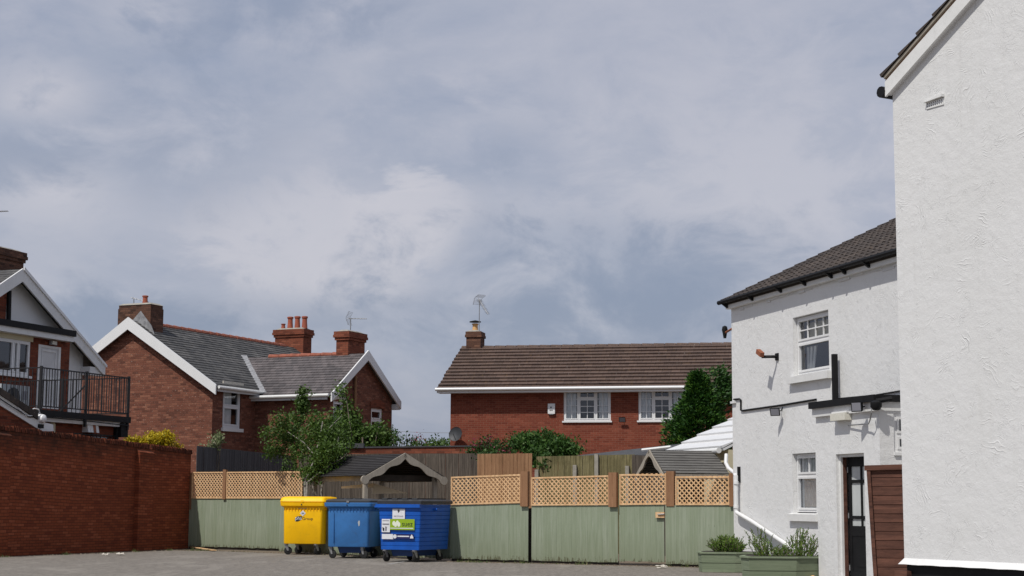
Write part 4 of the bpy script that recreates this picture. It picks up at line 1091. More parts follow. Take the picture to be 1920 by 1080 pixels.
# chimneys
fgi = Fr(fg.O, fg.U)
d0 = -.35
ax0 = fg.px(220, 600, d0)[0]; ax1 = fg.px(283, 600, d0)[0]; zt = fg.px(260, 571, d0)[1]
ch = stack(hb, fg, ax0+.02, ax1-.02, d0-.75, d0, zA-1.5, zt, 'stack_brick', 0)
pot(ch, fg.p(fg.px(272, 570, -.7)[0], zt+.02, -.7), .10, .34)
MB().prism([fg.p(hw-.25, zA+.07, d0+.05), fg.p(ax1+.35, zA-.75, d0+.05), fg.p(ax1+.04, zA-.1, d0+.05), fg.p(hw+.12, zA+.42, d0+.05)], -fg.N*.03).build('flashing', M['lead'], ch)
pa = fg.p(ax0+.35, zt, -.8); aerial('small aerial lying over the broad chimney of the slate roofed house', pa, pa+Z*.3, V((.9, -.2, -.25)), .7, 5, el=.2, refl=False)
fe = Fr(Om+u*(Lm-.55), v)
zt = at(545, 622, 66)[2]
xa = fe.px(518, 640)[0]; xb = fe.px(571, 640)[0]
ch = stack(hb, fe, xa, xb, -.55, 0.1, zA-.6, fe.px(545, 618)[1], 'red_stack', 2)
for (px_, yb, yt_, r) in ((531, 617, 607, .09), (544, 616, 594, .12), (557.5, 616, 593, .12), (571, 616, 593, .12)):
    a, z = fe.px(px_, yb, -.2); a2, z2 = fe.px(px_, yt_, -.2); pot(ch, fe.p(a, z, -.2), r, z2-z)
f3c = Fr(cw-v*.55, u)
xa = f3c.px(653, 640)[0]; xb = f3c.px(684, 640)[0]
zt = f3c.px(665, 623)[1]
ch = stack(hb, f3c, xa, xb, -.5, 0, zWA-.7, zt, 'red_stack', 2)
pa = f3c.p(xa+.5, zt, -.2); aerial('slim long aerial on the right hand chimney of the slate roofed house', pa, pa+Z*.52, V((1, -.3, -.05)), .75, 12, el=.16, refl=True)

# ================================================================== HOUSE A (white gable with balcony)
ua = V((sin(radians(20)), cos(radians(20)), 0)); va_ = V((cos(radians(20)), -sin(radians(20)), 0))
fa = Fr((-13.3, 52), ua)      # a=0 at the eave end; negative toward the apex and the camera
zEa, zAa = 5.55, fa.px(22, 510)[1]; apx = fa.px(22, 510)[0]
ha = thing('white_gabled_house', fa.p(apx, 0, -3), 'white rendered house end with wide barge boards and flat roofed bay', 'house')
wallr = fa.px(154, 720)[0]
tn = (zAa-zEa)/(-apx)
mb = MB(); wl_ = 2*apx-wallr
mb.face(fa.p(wl_, 0, 0), fa.p(wallr, 0, 0), fa.p(wallr, zAa+tn*apx*-1*0-tn*(wallr-apx)), fa.p(apx, zAa), fa.p(wl_, zAa-tn*(wallr-apx)))
fx = Fr(fa.p(wallr, 0), -fa.N); mb.face(fx.p(0, 0), fx.p(7, 0), fx.p(7, zEa), fx.p(0, zAa-tn*(wallr-apx)))
mb.build('wall', M['render_smooth'], ha)
# brick flank on the far left of the gable
b1 = fa.px(6, 560)[0]
MB().box(fa, b1-2.5, b1, 5.9, fa.px(6, 545)[1], .01, .12).build('brick_panel', M['ext_brick'], ha)
rf = MB()
for s in (1, -1):
    E = fa.p(apx+s*(-apx+.12), zEa-.12*tn+.06, .38); E1 = E-fa.N*8; apv = fa.p(apx, zAa+.06, .38); S = apv-E
    a, b_ = (E, E1) if s > 0 else (E1, E)
    roof(rf, a, b_, S, S.length, .19, .014, tw=.5); deck(rf, a, b_, S, S.length, .05)
rf.build('roof', M['slate'], ha)
barge(fa, .12, zEa-.12*tn+.05, apx, zAa+.09, ha, h=.34, d0=.36, d1=.41, mat='white_paint'); barge(fa, 2*apx-.12, zEa-.12*tn+.05, apx, zAa+.09, ha, h=.34, d0=.36, d1=.41, mat='white_paint')
barge(fa, .16, zEa-.12*tn+.09, apx, zAa+.14, ha, h=.09, d0=.42, d1=.45, mat='white'); 
m = MB().box(fa, wallr-.12, .12, zEa-.34, zEa-.08, -.1, .35); m.build('box_end', M['white_paint'], ha)
MB().tube([fa.p(fa.px(19, 600, .2)[0], fa.px(19, 615, .2)[1], .15), fa.p(fa.px(20, 545, .2)[0], fa.px(20, 545, .2)[1], .15)], .07, 10).build('soil_pipe', M['black'], ha, smooth=True)
fac = Fr(fa.p(0, 0, -1.2), fa.U); cb_ = fac.px(44, 500)[0]; ch = stack(ha, fac, cb_-1.3, cb_, -.8, 0, zAa-2.2, fac.px(30, 471)[1], 'stack_brick', 2)
pc = fac.p(fac.px(-3, 465)[0], fac.px(30, 471)[1]+.05, -.3); pot(ch, pc, .12, .4)
pa = fac.p(cb_-1.2, fac.px(0, 480)[1], -.3); aerial('aerial tip above the chimney of the white gabled house', pa, V((pa.x, pa.y, at(0, 397, pa.y).z)), V((1, -.25, .0)), .62, 9, el=.2, refl=False)
# bay with flat roof
fy = Fr(fa.p(0, 0, .62), fa.U)
zB = fy.px(100, 640)[1]; e1 = fy.px(129, 700)[0]; e0 = fy.px(-30, 700)[0]
zD = 3.62
wA = fy.px(-14, 660)[0], fy.px(56, 660)[0]; wz = fy.px(50, 705)[1], fy.px(50, 640)[1]
dA = fy.px(70, 700)[0], fy.px(112, 700)[0]; dz = fy.px(90, 766)[1], fy.px(90, 648)[1]
zt_ = fy.px(120, 640)[1]
mb = MB(); wall(mb, fy, e0, e1, zD-1.2, zt_, [(wA[0], wA[1], wz[0], wz[1]), (dA[0], dA[1], dz[0], dz[1])], rev=.08)
fz = Fr(fy.p(e1, 0), -fa.N); mb.face(fz.p(0, zD-1.2), fz.p(.7, zD-1.2), fz.p(.7, zt_), fz.p(0, zt_))
mb.build('bay_wall', M['ext_brick'], ha)
e1b = fy.px(140, 640, .3)[0]
m = MB().box(fy, e0, e1b, zt_-.02, zt_+.14, -.7, .28); m.build('bay_fascia', M['white_paint'], ha)
MB().box(fy, e0, e1b+.04, zt_+.14, zt_+.32, -.7, .33).build('bay_flat_roof', M['black'], ha)
MB().box(fy, e0, wA[1]+.1, wz[1], zt_-.02, .003, .03).build('bay_soffit', M['cream'], ha)
window(fy, ha, wA[0], wA[1], wz[0], wz[1], d=-.03, cols=(1.7, .42, 1.0), trans=((), (), ()), curtain=None, sill=(.05, .08, .07), fw=.06, cw=.04)
dm = MB().box(fy, dA[0], dA[1], dz[0], dz[1], -.06, -.02); 
dr = dm.build('door', M['shade_white'], ha)
w_ = dA[1]-dA[0]
for (x0, x1, z0, z1) in ((0, .10, 0, 1), (.90, 1, 0, 1), (.1, .9, .96, 1), (.1, .9, 0, .06), (.18, .22, .06, .93), (.78, .82, .06, .93), (.22, .78, .90, .93), (.22, .78, .46, .50)):
    h_ = dz[1]-dz[0]; MB().box(fy, dA[0]+w_*x0, dA[0]+w_*x1, dz[0]+h_*z0, dz[0]+h_*z1, -.019, .01 if x1-x0 < .2 and (x0 == 0 or x1 == 1) else .0).build('door_moulding', M['white_paint'], dr)
MB().tube([fy.p(dA[0]+.12, dz[0]+1.0, .0), fy.p(dA[0]+.12, dz[0]+1.0, .06), fy.p(dA[0]+.22, dz[0]+1.0, .06)], .012, 6).build('handle', M['grey_metal'], dr)
a, z = fy.px(96, 643)
t = thing('wall_lamp', fy.p(a, z, .05), 'small bulkhead lamp above the white balcony door', 'lamp'); MB().box(fy, a-.16, a+.16, z-.06, z+.06, .03, .10).build('casing', M['grey_metal'], t); MB().box(fy, a-.10, a+.10, z-.05, z+.05, .10, .13).build('diffuser', M['diffuser'], t)
# AC unit
P0 = fy.px(36, 745)
t = thing('air_conditioner', fy.p(P0[0], P0[1]-.4, .5), 'grey air conditioning unit with round fan grille on the bay', 'air conditioner')
ac0, ac1 = fy.px(2, 740, .5)[0], fy.px(55, 740, .5)[0]; az0, az1 = fy.px(30, 765, .5)[1], fy.px(30, 722, .5)[1]
MB().box(fy, ac0, ac1, az0, az1, .15, .5).build('casing', M['blind'], t)
MB().lathe(fy.p(ac0+(ac1-ac0)*.42, (az0+az1)/2-.05, .5), [(.30, 0), (.30, .02), (.05, .03)], 24, fy.N).build('fan_grille', M['lid'], t)
MB().box(fy, ac1-.32, ac1-.12, az0+.25, az0+.5, .5, .505).build('vent_grille', M['ink_grey'], t)
# extension under the deck
corR = V((-10.49, 45, 0)); corL = V((-11.9, 41.5, 0))
fd = Fr(corL, corR-corL); Ld = (corR-corL).length
zD = fd.px(240, 782)[1]+.0
ex = thing('brick_extension', fd.p(Ld/2, 0, -2), 'low brick extension with a black edged deck carrying the balcony', 'extension')
m = MB(); m.box(fd, -1.6, Ld-.12, 0, zD-.28, -4.4, -.25); m.build('wall', M['ext_brick'], ex)
MB().box(fd, 0, Ld+.1, zD-.16, zD, -4.6, .04).build('deck_edge', M['black'], ex)
MB().box(fd, .1, Ld+.0, zD-.28, zD-.16, -4.5, -.05).build('deck_fascia', M['white_paint'], ex)
MB().tube([fd.p(Ld-.25, zD-.3, -.15), fd.p(Ld-.25, zD-.3, -.15)-Z*.3, fd.p(Ld-.4, zD-.9, -.18), fd.p(Ld-.45, 1.5, -.18)], .05, 8).build('downpipe', M['black'], ex, smooth=True)
MB().box(fd, Ld-.28, Ld+.04, zD-.55, zD-.17, -.35, -.0).build('deck_bracket', M['black'], ex)
x = fd.px(99, 800, -.2)[0]; MB().tube([fd.p(x, 1.6, -.18), fd.p(x, fd.px(99, 795)[1], -.18), fd.p(x-.06, fd.px(99, 790)[1], -.18)], .05, 8).build('waste_pipe', M['cream'], ex, smooth=True)
# barred low window strip
g0, g1 = fd.px(138, 820, -.2)[0], fd.px(202, 820, -.2)[0]; gz0, gz1 = fd.px(170, 830, -.2)[1], fd.px(170, 818, -.2)[1]
wv = MB().box(fd, g0, g1, gz0, gz1, -.249, -.22).build('low_window', M['blind'], ex)
m = MB()
for k in range(12): aa = g0+(g1-g0+.3)*k/11; m.box(fd, aa-.01, aa+.01, gz0-.1, gz1+.06, -.19, -.17)
m.box(fd, g0-.05, g1+.35, gz1+.03, gz1+.055, -.2, -.16); m.build('window_grille', M['black_iron'], wv)
# cowl vent
x0_, x1_ = fd.px(163, 800, -.1)[0], fd.px(184, 800, -.1)[0]; vz0, vz1 = fd.px(173, 811, -.1)[1], fd.px(173, 787, -.1)[1]
t = thing('vent_cowl', fd.p((x0_+x1_)/2, vz0, -.15), 'white ribbed vent cowl with rust streaks under the balcony', 'vent')
for k in range(4):
    w_ = (x1_-x0_)/4; s_ = x0_+w_*k
    MB().hexa([fd.p(s_, vz0, -.05), fd.p(s_+w_-.006, vz0, -.05), fd.p(s_+w_-.006, vz0, -.25), fd.p(s_, vz0, -.25)], [fd.p(s_, vz1, -.12), fd.p(s_+w_-.006, vz1, -.12), fd.p(s_+w_-.006, vz1, -.25), fd.p(s_, vz1, -.25)]).build('cowl_rib', M['amber' if k == 2 else 'white_paint'], t)
# security lamp and cables
pb = fd.p(fd.px(73, 785)[0], fd.px(73, 785)[1], .1)
t = thing('wall_lamp', pb, 'white round lamp box at the corner below the balcony', 'lamp'); MB().lathe(pb-fd.N*.1, [(.11, 0), (.12, .05), (.10, .16), (.04, .2)], 14, fd.N).build('housing', M['white'], t, smooth=True); MB().box(fd, fd.px(73, 785)[0]-.1, fd.px(73, 785)[0]+.1, pb.z-.24, pb.z-.14, -.02, .1).build('sensor', M['black'], t)
# railing
t = thing('balcony_railing', fd.p(Ld/2, zD, 0), 'black iron balcony railing with thin vertical bars', 'railing')
fr2 = Fr(corR, -fd.N); fr0 = Fr(corL+fd.N*-4.5, fd.N)
zt = zD+1.08
def rail(fr, a0, a1, nb, brace=False):
    m = MB(); m.box(fr, a0, a1, zt-.03, zt, -.02, .02); m.box(fr, a0, a1, zD+.08, zD+.11, -.018, .018)
    for k in range(1, nb): a = a0+(a1-a0)*k/nb; m.box(fr, a-.008, a+.008, zD+.1, zt-.02, -.008, .008)
    m.build('bar_panel', M['black_iron'], t)
rail(fd, 0, Ld/2, 17); rail(fd, Ld/2, Ld, 17); rail(fr2, .0, 4.3, 30); rail(fr0, 0, 4.5, 34)
for p in (fd.p(0, 0), fd.p(Ld/2, 0), fd.p(Ld, 0), fr2.p(2.2, 0)):
    f_ = Fr(p, fd.U); MB().box(f_, -.03, .03, zD-.35 if p != fr2.p(2.2, 0) else zD, zt+.03, -.03, .03).build('post', M['black_iron'], t)
MB().beam(fd.p(Ld/2, zt-.35, -.05), fd.p(Ld/2-.1, zD, -.8), .03, .03).build('brace', M['black_iron'], t)
# lean-to roof with raking white fascia in front
fl_ = Fr(V((-13.6, 39.2, 0)), V((.60, .80, 0)))
def lp(x, y): return fl_.px(x, y)
p = [lp(-60, 628), lp(-2, 668), lp(96, 800), lp(72, 806)]
t = thing('lean_to', fl_.p(lp(20, 700)[0], 0, -1), 'brick lean-to with a steep raking white fascia and dark tile edge', 'lean-to')
q0, q1 = lp(-60, 600), lp(97, 803)
MB().face(*[fl_.p(*lp(x, y), 0) for x, y in ((-60, 880), (97, 880), (97, 806), (-60, 706))]).build('wall', M['ext_brick'], t)
MB().prism([fl_.p(*lp(x, y), .06) for x, y in ((-60, 724), (-60, 702), (70, 790), (97, 796), (98, 810), (78, 810))], -fl_.N*.05).build('fascia', M['white_paint'], t)
MB().prism([fl_.p(*lp(x, y), .12) for x, y in ((-60, 704), (-60, 690), (66, 774), (66, 786))], -fl_.N*1.0).build('roof_edge', M['pantile'], t)
MB().tube([fl_.p(*lp(x, y), .1) for x, y in ((30, 765), (45, 780), (62, 779), (70, 774), (68, 768), (60, 766), (55, 768))], .014, 5).build('cable', M['white'], t)
MB().tube([fl_.p(*lp(x, y), .1) for x, y in ((-20, 738), (20, 764), (50, 782))]+[fd.p(.2, zD-.18, .06), fd.p(2, zD-.2, .06), fd.p(Ld, zD-.24, .06)], .014, 5).build('cable', M['black'], t)

# ================================================================== HOUSE D (white rear house) + porch
fD = Fr((4.65, 34.6), (.266, -.964, 0)); LD = 10.8
zF = fD.px(1385, 576)[1]
hd = thing('white_house', fD.p(LD/2, 0, -3), 'white textured two storey house with dark pantiled roof', 'house')
def R2(x0, y0, x1, y1, f=fD, d=0):
    a, z = f.px(x0, y0, d); a1, z1 = f.px(x1, y1, d); return a, a1, z1, z
h1 = (fD.px(1487, 640)[0], fD.px(1554, 640)[0], fD.px(1520, 700)[1], fD.px(1520, 588)[1])
h2a = fD.px(1486, 900)[0]; h2 = (h2a, h2a+1.02, fD.px(1500, 962)[1], fD.px(1500, 850)[1])
mb = MB(); wall(mb, fD, 0, LD, .0, zF+.02, [h1, h2], rev=.16)
fDe = Fr(fD.p(0, 0)-fD.N*8, fD.N); mb.face(fDe.p(0, 0), fDe.p(8, 0), fDe.p(8, zF), fDe.p(4, zF+1.9), fDe.p(0, zF))
mb.build('wall', M['render'], hd)
MB().box(fD, -.06, LD, zF-.0, zF+.17, -.02, .10).build('fascia', M['white_paint'], hd)
# flaking plaster strip under the fascia
mb = MB(); a = .1
while a < LD:
    l = random.uniform(.15, .5); 
    mb.box(fD, a, a+l, zF-random.uniform(.02, .09), zF-.0, -.02, random.uniform(.010, .03)); a += l
mb.build('plaster_lip', M['shade_white'], hd)
slope = radians(25.5); S = V((-fD.N.x*cos(slope), -fD.N.y*cos(slope), sin(slope)))
E0 = fD.p(-.12, zF+.16, .16); E1 = fD.p(LD, zF+.16, .16)
rf = MB(); wd = 4.75; roof(rf, E0, E1, S, wd, .31, .022, amp=.035, tw=.24, seg=6, jit=.012, ragged=.0); deck(rf, E0+fD.U*.05, E1, S, wd, .06, -.03)
S_b = V((fD.N.x*cos(slope), fD.N.y*cos(slope), sin(slope))); far = 2*wd*cos(slope)
roof(rf, E1-fD.N*far, E0-fD.N*far, S_b, wd, .31, .022, amp=.035, tw=.24, seg=4); deck(rf, E1-fD.N*far, E0-fD.N*far, S_b, wd, .06, -.03)
Ud = fD.U; Sn = S.copy()
rfo = rf.build('roof', M['pantile'], hd, uvf=lambda w: ((w-E0).dot(Ud), (w-E0).dot(Sn)))
m = MB(); k = 0
while k*.33 < LD: m.lathe(E0+S*wd+fD.U*(k*.33)+Z*.02, [(.12, 0), (.13, .02), (.11, .34)], 8, fD.U); k += 1
m.build('ridge_tiles', M['pantile'], rfo, smooth=True)
g = MB().tube([fD.p(-.2, zF+.15, .20), fD.p(LD, zF+.15, .20)], .048, 8).build('gutter', M['black'], hd, smooth=True)
for x in (1372, 1420, 1474, 1520, 1570, 1596, 1641):
    a = fD.px(x, 540)[0]; MB().hexa([fD.p(a-.03, zF+.02, .10), fD.p(a+.03, zF+.02, .10), fD.p(a+.03, zF+.02, .12), fD.p(a-.03, zF+.02, .12)][::1], [fD.p(a-.03, zF+.14, .10), fD.p(a+.03, zF+.14, .10), fD.p(a+.03, zF+.12, .26), fD.p(a-.03, zF+.12, .26)]).build('gutter_bracket', M['black'], g)
# windows
def sash(h, trn, barsu, curt, cols=(1,), extra=True):
    w = window(fD, hd, h[0]+.01, h[1]-.01, h[2]+.02, h[3]-.01, d=-.12, cols=cols, trans=((trn,),)*len(cols), bars=barsu, curtain=curt, fw=.045, cw=.038, mullw=.05, room=1.2)
    return w
wu = sash(h1, .56, ((None, (4, 2)),), None)
cu = MB()
for k in range(6):   # tied back curtain
    a = h1[0]+.08+k*.05; cu.face(fD.p(a, h1[2]+.05, -.25-.02*(k % 2)), fD.p(a+.055, h1[2]+.05, -.25-.02*((k+1) % 2)), fD.p(a+.055+.03*k, h1[2]+.56, -.25-.02*((k+1) % 2)), fD.p(a+.03*k, h1[2]+.56, -.25-.02*(k % 2)))
cu.build('curtain', M['curtain'], wu)
MB().face(fD.p(h1[0]+.1, h1[2]+.68, -.3), fD.p(h1[1]-.1, h1[2]+.68, -.3), fD.p(h1[1]-.1, h1[3]-.1, -.3), fD.p(h1[0]+.1, h1[3]-.1, -.3)).build('roller_blind', M['cream'], wu)
hw_ = h1[1]-h1[0]
for i, (u0, u1, zz, mt) in enumerate(((.70, .80, .20, 'blind'), (.82, .93, .25, 'label_white'), (.845, .90, .21, 'sage') )):
    if mt == 'sage': M['sage'] = m_plain('teal_picture', (.12, .3, .26), .6)
    MB().box(fD, h1[0]+hw_*u0, h1[0]+hw_*u1, h1[2]+.09, h1[2]+.09+zz, -.24+.012*i, -.23+.012*i).build('photo_frame', M[mt], wu)
MB().hexa([fD.p(h1[0]-.12, h1[2]-.15, .10), fD.p(h1[1]+.10, h1[2]-.15, .10), fD.p(h1[1]+.10, h1[2]-.15, 0), fD.p(h1[0]-.12, h1[2]-.15, 0)], [fD.p(h1[0]-.12, h1[2]-.02, .10), fD.p(h1[1]+.10, h1[2]-.02, .10), fD.p(h1[1]+.10, h1[2]+.0, -.02), fD.p(h1[0]-.12, h1[2]+.0, -.02)]).build('sill', M['white_paint'], hd)
wl2 = sash(h2, .63, ((None, (2, 1)),), 'full')
MB().hexa([fD.p(h2[0]-.10, h2[2]-.15, .08), fD.p(h2[1]+.1, h2[2]-.15, .08), fD.p(h2[1]+.1, h2[2]-.15, 0), fD.p(h2[0]-.10, h2[2]-.15, 0)], [fD.p(h2[0]-.10, h2[2]-.02, .08), fD.p(h2[1]+.1, h2[2]-.02, .08), fD.p(h2[1]+.1, h2[2], -.02), fD.p(h2[0]-.10, h2[2], -.02)]).build('sill', M['white_paint'], hd)
# vertical black pipe
a, z = fD.px(1565, 664, .1)
MB().box(fD, a-.04, a+.04, fD.px(1565, 750, .1)[1]-.1, z, .06, .15).build('soil_pipe', M['black'], hd)
# cable
def onD(x, y, d=.02): a, z = fD.px(x, y, d); return fD.p(a, z, d)
cb = tag(MB().tube([onD(1376, 749), onD(1386, 748), onD(1389, 750), onD(1389, 769), onD(1392, 770), onD(1470, 759), onD(1530, 749)], .02, 6).build('cable', M['black']), 'black cable clipped across the white house wall below the upper window', 'cable')
tag(MB().tube([onD(1566, 748), onD(1640, 741), onD(1700, 731)], .014, 6).build('cable', M['black']), 'thin black cable above the porch roof beam', 'cable')
m = onD(1471, 762); t = flood('floodlight', fD, 1468, 772, .10, 'black square floodlight hanging from the cable on the white wall', d=.16, tilt=.35, yaw=.8)
# CCTV
a, z = fD.px(1458, 669, 0)
t = thing('security_camera', fD.p(a, z, .1), 'rusty box camera on a black arm left of the upper window', 'security camera')
MB().tube([fD.p(a, z, .0), fD.p(a, z, .12), fD.p(a-.1, z+.0, .30)], .03, 8).build('arm', M['black'], t)
c0 = fD.p(a-.12, z+.06, .32); MB().beam(c0-fD.U*.10+Z*.06, c0+fD.U*.10-Z*.03, .085, .09).build('housing', M['amber'], t)
MB().box(fD, a-.06, a+.06, z-.07, z+.07, .0, .03).build('base_plate', M['black'], t)
# corner lamp on a rusty arm (far corner)
pc = at(1359, 622, 34.9)
t = thing('corner_lamp', pc, 'small dark lamp head on a rusty arm at the far corner of the white house', 'lamp')
MB().tube([pc-Z*.1, pc-Z*.02], .02, 6).build('stem', M['black'], t); MB().lathe(pc-Z*.02, [(.03, -.12), (.05, .0), (.065, .06), (.05, .13), (.01, .15)], 12).build('head', M['black'], t, smooth=True)
MB().tube([pc-Z*.03, fD.p(.02, pc.z+.03, .0)], .022, 6).build('arm', M['amber'], t)
# downpipe, white
def dpt(x, y, d=.07): return onD(x, y, d)
t = thing('downpipe', onD(1379, 960), 'white plastic downpipe running down and slanting across the white wall', 'pipe')
top_ = at(1362, 852, 35.3)
MB().tube([top_, at(1361, 868, 35.2), at(1366, 878, 35.1), at(1377, 887, 34.9), onD(1380, 893, .10), onD(1380, 958, .10), onD(1383, 962, .10), onD(1410, 978, .10), onD(1476, 1022, .10), onD(1490, 1034, .10)], .042, 10).build('pipe_run', M['white'], t, smooth=True)
for (x, y) in ((1380, 905), (1380, 950)): c_ = onD(x, y, .10); MB().lathe(c_-Z*.03, [(.054, 0), (.054, .06)], 12).build('collar', M['white'], t)
MB().box(fD, fD.px(1388, 890)[0]-.02, fD.px(1388, 890)[0]+.02, fD.px(1388, 905)[1], fD.px(1388, 875)[1], .0, .06).build('wall_bracket', M['black'], t)
MB().box(fD, .0, .22, fD.px(1380, 756)[1], fD.px(1380, 752)[1], .0, .05).build('overflow_pipe', M['white'], hd)

# lean-to extension with white tile roof beyond the far corner
fE = Fr(fD.p(-6.2, 0, -1.0), fD.U); zz = 2.56
t = thing('rear_extension', fE.p(1.9, 0, -1.5), 'cream extension with white ribbed roof behind the white house', 'extension')
Sx = V((-fD.N.x*cos(slope), -fD.N.y*cos(slope), sin(slope)))
rf = MB(); W_ = 2.3; roof(rf, fE.p(-.1, zz+.02, .1), fE.p(3.5, zz+.02, .1), Sx, W_, .46, .05, tw=2, jit=0); deck(rf, fE.p(-.1, zz+.02, .1), fE.p(3.5, zz+.02, .1), Sx, W_, .05)
rf.build('roof', M['white'], t)
MB().box(fE, 0, 3.5, 0, zz-.02, -2, -.05).build('wall', M['cream'], t)
MB().tube([fE.p(-.15, zz-.04, .17), fE.p(3.45, zz-.04, .17)], .065, 10).build('gutter', M['gutter'], t, smooth=True)

# ---- porch
pO = fD.p(0, 0, 1.2); fP = Fr(pO, fD.U)
p0 = fP.px(1532, 900)[0]; p1 = fP.px(1651, 900)[0]
zb = fP.px(1590, 776)[1]
pr = thing('porch', fP.p((p0+p1)/2, 0, -.5), 'white rendered porch with black edged flat roof and open black door', 'porch')
dr = (fP.px(1569, 950)[0], fP.px(1622, 950)[0], -.02, fP.px(1600, 850)[1])
mb = MB(); wall(mb, fP, p0, p1, .10, zb, [(dr[0], dr[1], .10, dr[3])], rev=.18)
fPs = Fr(fP.p(p1, 0), -fP.N)   # near side
sw0 = fPs.px(1681, 800)[0]; sw1 = sw0+.65; zq0, zq1 = fPs.px(1684, 848)[1], min(zb-.04, fPs.px(1684, 774)[1])
wall(mb, fPs, 0, 1.2, .10, zb, [(sw0-.05, sw1, zq0, zq1)], rev=.1)
fPl = Fr(fP.p(p0, 0, -1.2), fP.N); mb.face(fPl.p(0, .1), fPl.p(1.2, .1), fPl.p(1.2, zb), fPl.p(0, zb))
mb.build('wall', M['render'], pr)
mb = MB(); mb.box(fP, p0, dr[0], -.01, .10, -.1, -.01); mb.box(fP, dr[1], p1, -.01, .10, -.1, -.01); mb.build('plinth', M['black'], pr)
MB().box(fP, p0-.02, p1+.02, zb, zb+.14, -1.19, .06).build('fascia', M['white_paint'], pr)
MB().box(fP, p0-.04, p1+.06, zb+.14, zb+.25, -1.18, .12).build('flat_roof', M['black'], pr)
window(fPs, pr, sw0-.04, sw1-.01, zq0, zq1, d=-.05, cols=(1,), trans=((.45,),), curtain=None, fw=.05, cw=.04, sill=(.02, .03, .05), room=.3)
mb = MB(); ft = .05
mb.box(fP, dr[0], dr[0]+ft, 0, dr[3], -.15, -.06); mb.box(fP, dr[0]+ft, dr[1]-.04, dr[3]-ft, dr[3], -.15, -.06); mb.box(fP, dr[1]-.04, dr[1], 0, dr[3], -.15, -.06)
df = mb.build('door_frame', M['white_paint'], pr)
MB().box(fP, dr[0]+ft, dr[0]+ft+.012, .02, dr[3]-ft, -.16, -.10).build('door_stop', M['brown_boards'], df)
# open black door swung inwards, glazed upper half in muntins
hing = fP.p(dr[0]+ft+.03, 0, -.20); fdo = Fr(hing, Matrix.Rotation(radians(9), 3, 'Z') @ fP.U)
M['pane_reflection'] = m_plain('painted_pale_reflection', (.50, .52, .52), .15, .05, 2, spec=.6)  # opaque pane, the pale reflection is painted into its colour
dw = .74; dh = dr[3]-ft-.04
mb = MB()
for (x0, x1, z0, z1) in ((0, .09, 0, 1), (.91, 1, 0, 1), (.09, .91, .93, 1), (.09, .91, 0, .10), (.09, .91, .38, .46), (.44, .49, .46, .93), (.09, .91, .80, .825), (.09, .91, .515, .54)):
    mb.box(fdo, dw*x0, dw*x1, .03+dh*z0, .03+dh*z1, -.022, .022)
mb.box(fdo, dw*.09, dw*.91, .03+dh*.10, .03+dh*.38, -.012, .012); mb.box(fdo, dw*.25, dw*.75, .03+dh*.14, .03+dh*.34, .012, .02)
dd = mb.build('door', M['black'], pr)
MB().face(fdo.p(dw*.05, .03+dh*.44, 0), fdo.p(dw*.95, .03+dh*.44, 0), fdo.p(dw*.95, .03+dh*.95, 0), fdo.p(dw*.05, .03+dh*.95, 0)).build('pane', M['pane_reflection'], dd)
for z in (.25, 1.1, 1.85): MB().tube([fdo.p(0, z, .03), fdo.p(0, z+.09, .03)], .012, 6).build('hinge', M['grey_metal'], dd)
M['inner_wall'] = m_plain('pale_hall_wall', (.62, .64, .64), .8, .05)
MB().face(fP.p(p0+.1, .01, -1.19), fP.p(p1-.05, .01, -1.19), fP.p(p1-.05, zb-.02, -1.19), fP.p(p0+.1, zb-.02, -1.19)).build('inner_wall', M['inner_wall'], pr)
MB().box(fP, dr[0]+.05, dr[1], .0, .012, -1.1, .02).build('door_step', M['dark_wood'], pr)
a0, z1 = fP.px(1631, 893, .015); a1, z0 = fP.px(1637, 965, .015)
t = thing('wall_sign', fP.p(a0, z0, .01), 'tall narrow crimson sign on the wall strip beside the porch door', 'sign')
MB().box(fP, a0-.03, a0+.30, z0, z1, .003, .015).build('sign_board', M['red'], t); MB().box(fP, a0-.03, a0+.30, z0-.38, z0-.005, .003, .015).build('notice_board', M['label_white'], t)
for k in range(3): MB().box(fP, a0, a0+.08, z0-.16-.07*k, z0-.13-.07*k, .016, .019).build('printed_mark', M['ink_grey'], t)
a0, z1 = fP.px(1569, 773); a1, z0 = fP.px(1598, 787)
t = thing('bulkhead_light', fP.p((a0+a1)/2, z0, .05), 'ribbed white bulkhead light above the porch door', 'lamp')
MB().box(fP, a0, a1, z1-.03, z1, .003, .10).build('casing', M['white'], t); MB().box(fP, a0+.01, a1-.01, z0, z1-.03, .004, .13).build('diffuser', M['diffuser'], t)
flood('floodlight', fP, 1629, 763, .10, 'floodlight in a wire guard at the porch corner', d=.2, tilt=.1, yaw=.5)
m = MB().tube([fP.p(p1-.05, zb+.02, .1), fP.p(p1+.02, zb-.04, .14), fP.p(p1-.08, zb-.16, .12), fP.p(p1-.2, zb-.2, .08), fP.p(p1-1.0, zb-.19, .03)], .011, 5); tag(m.build('cable', M['grey_metal']), 'grey cable looping from the porch corner to the bulkhead light', 'cable')
c_ = fP.p(p1+.1, zb+.12, .1); t = thing('roof_camera', c_, 'black dome fitting on the porch roof corner near the big white gable', 'security camera')
MB().lathe(c_-Z*.1, [(.05, -.02), (.09, .03), (.09, .10), (.03, .14)], 12).build('dome', M['black'], t, smooth=True); MB().tube([c_+Z*.02, c_+V((.25, 0, .06))], .04, 8).build('bracket', M['black'], t)

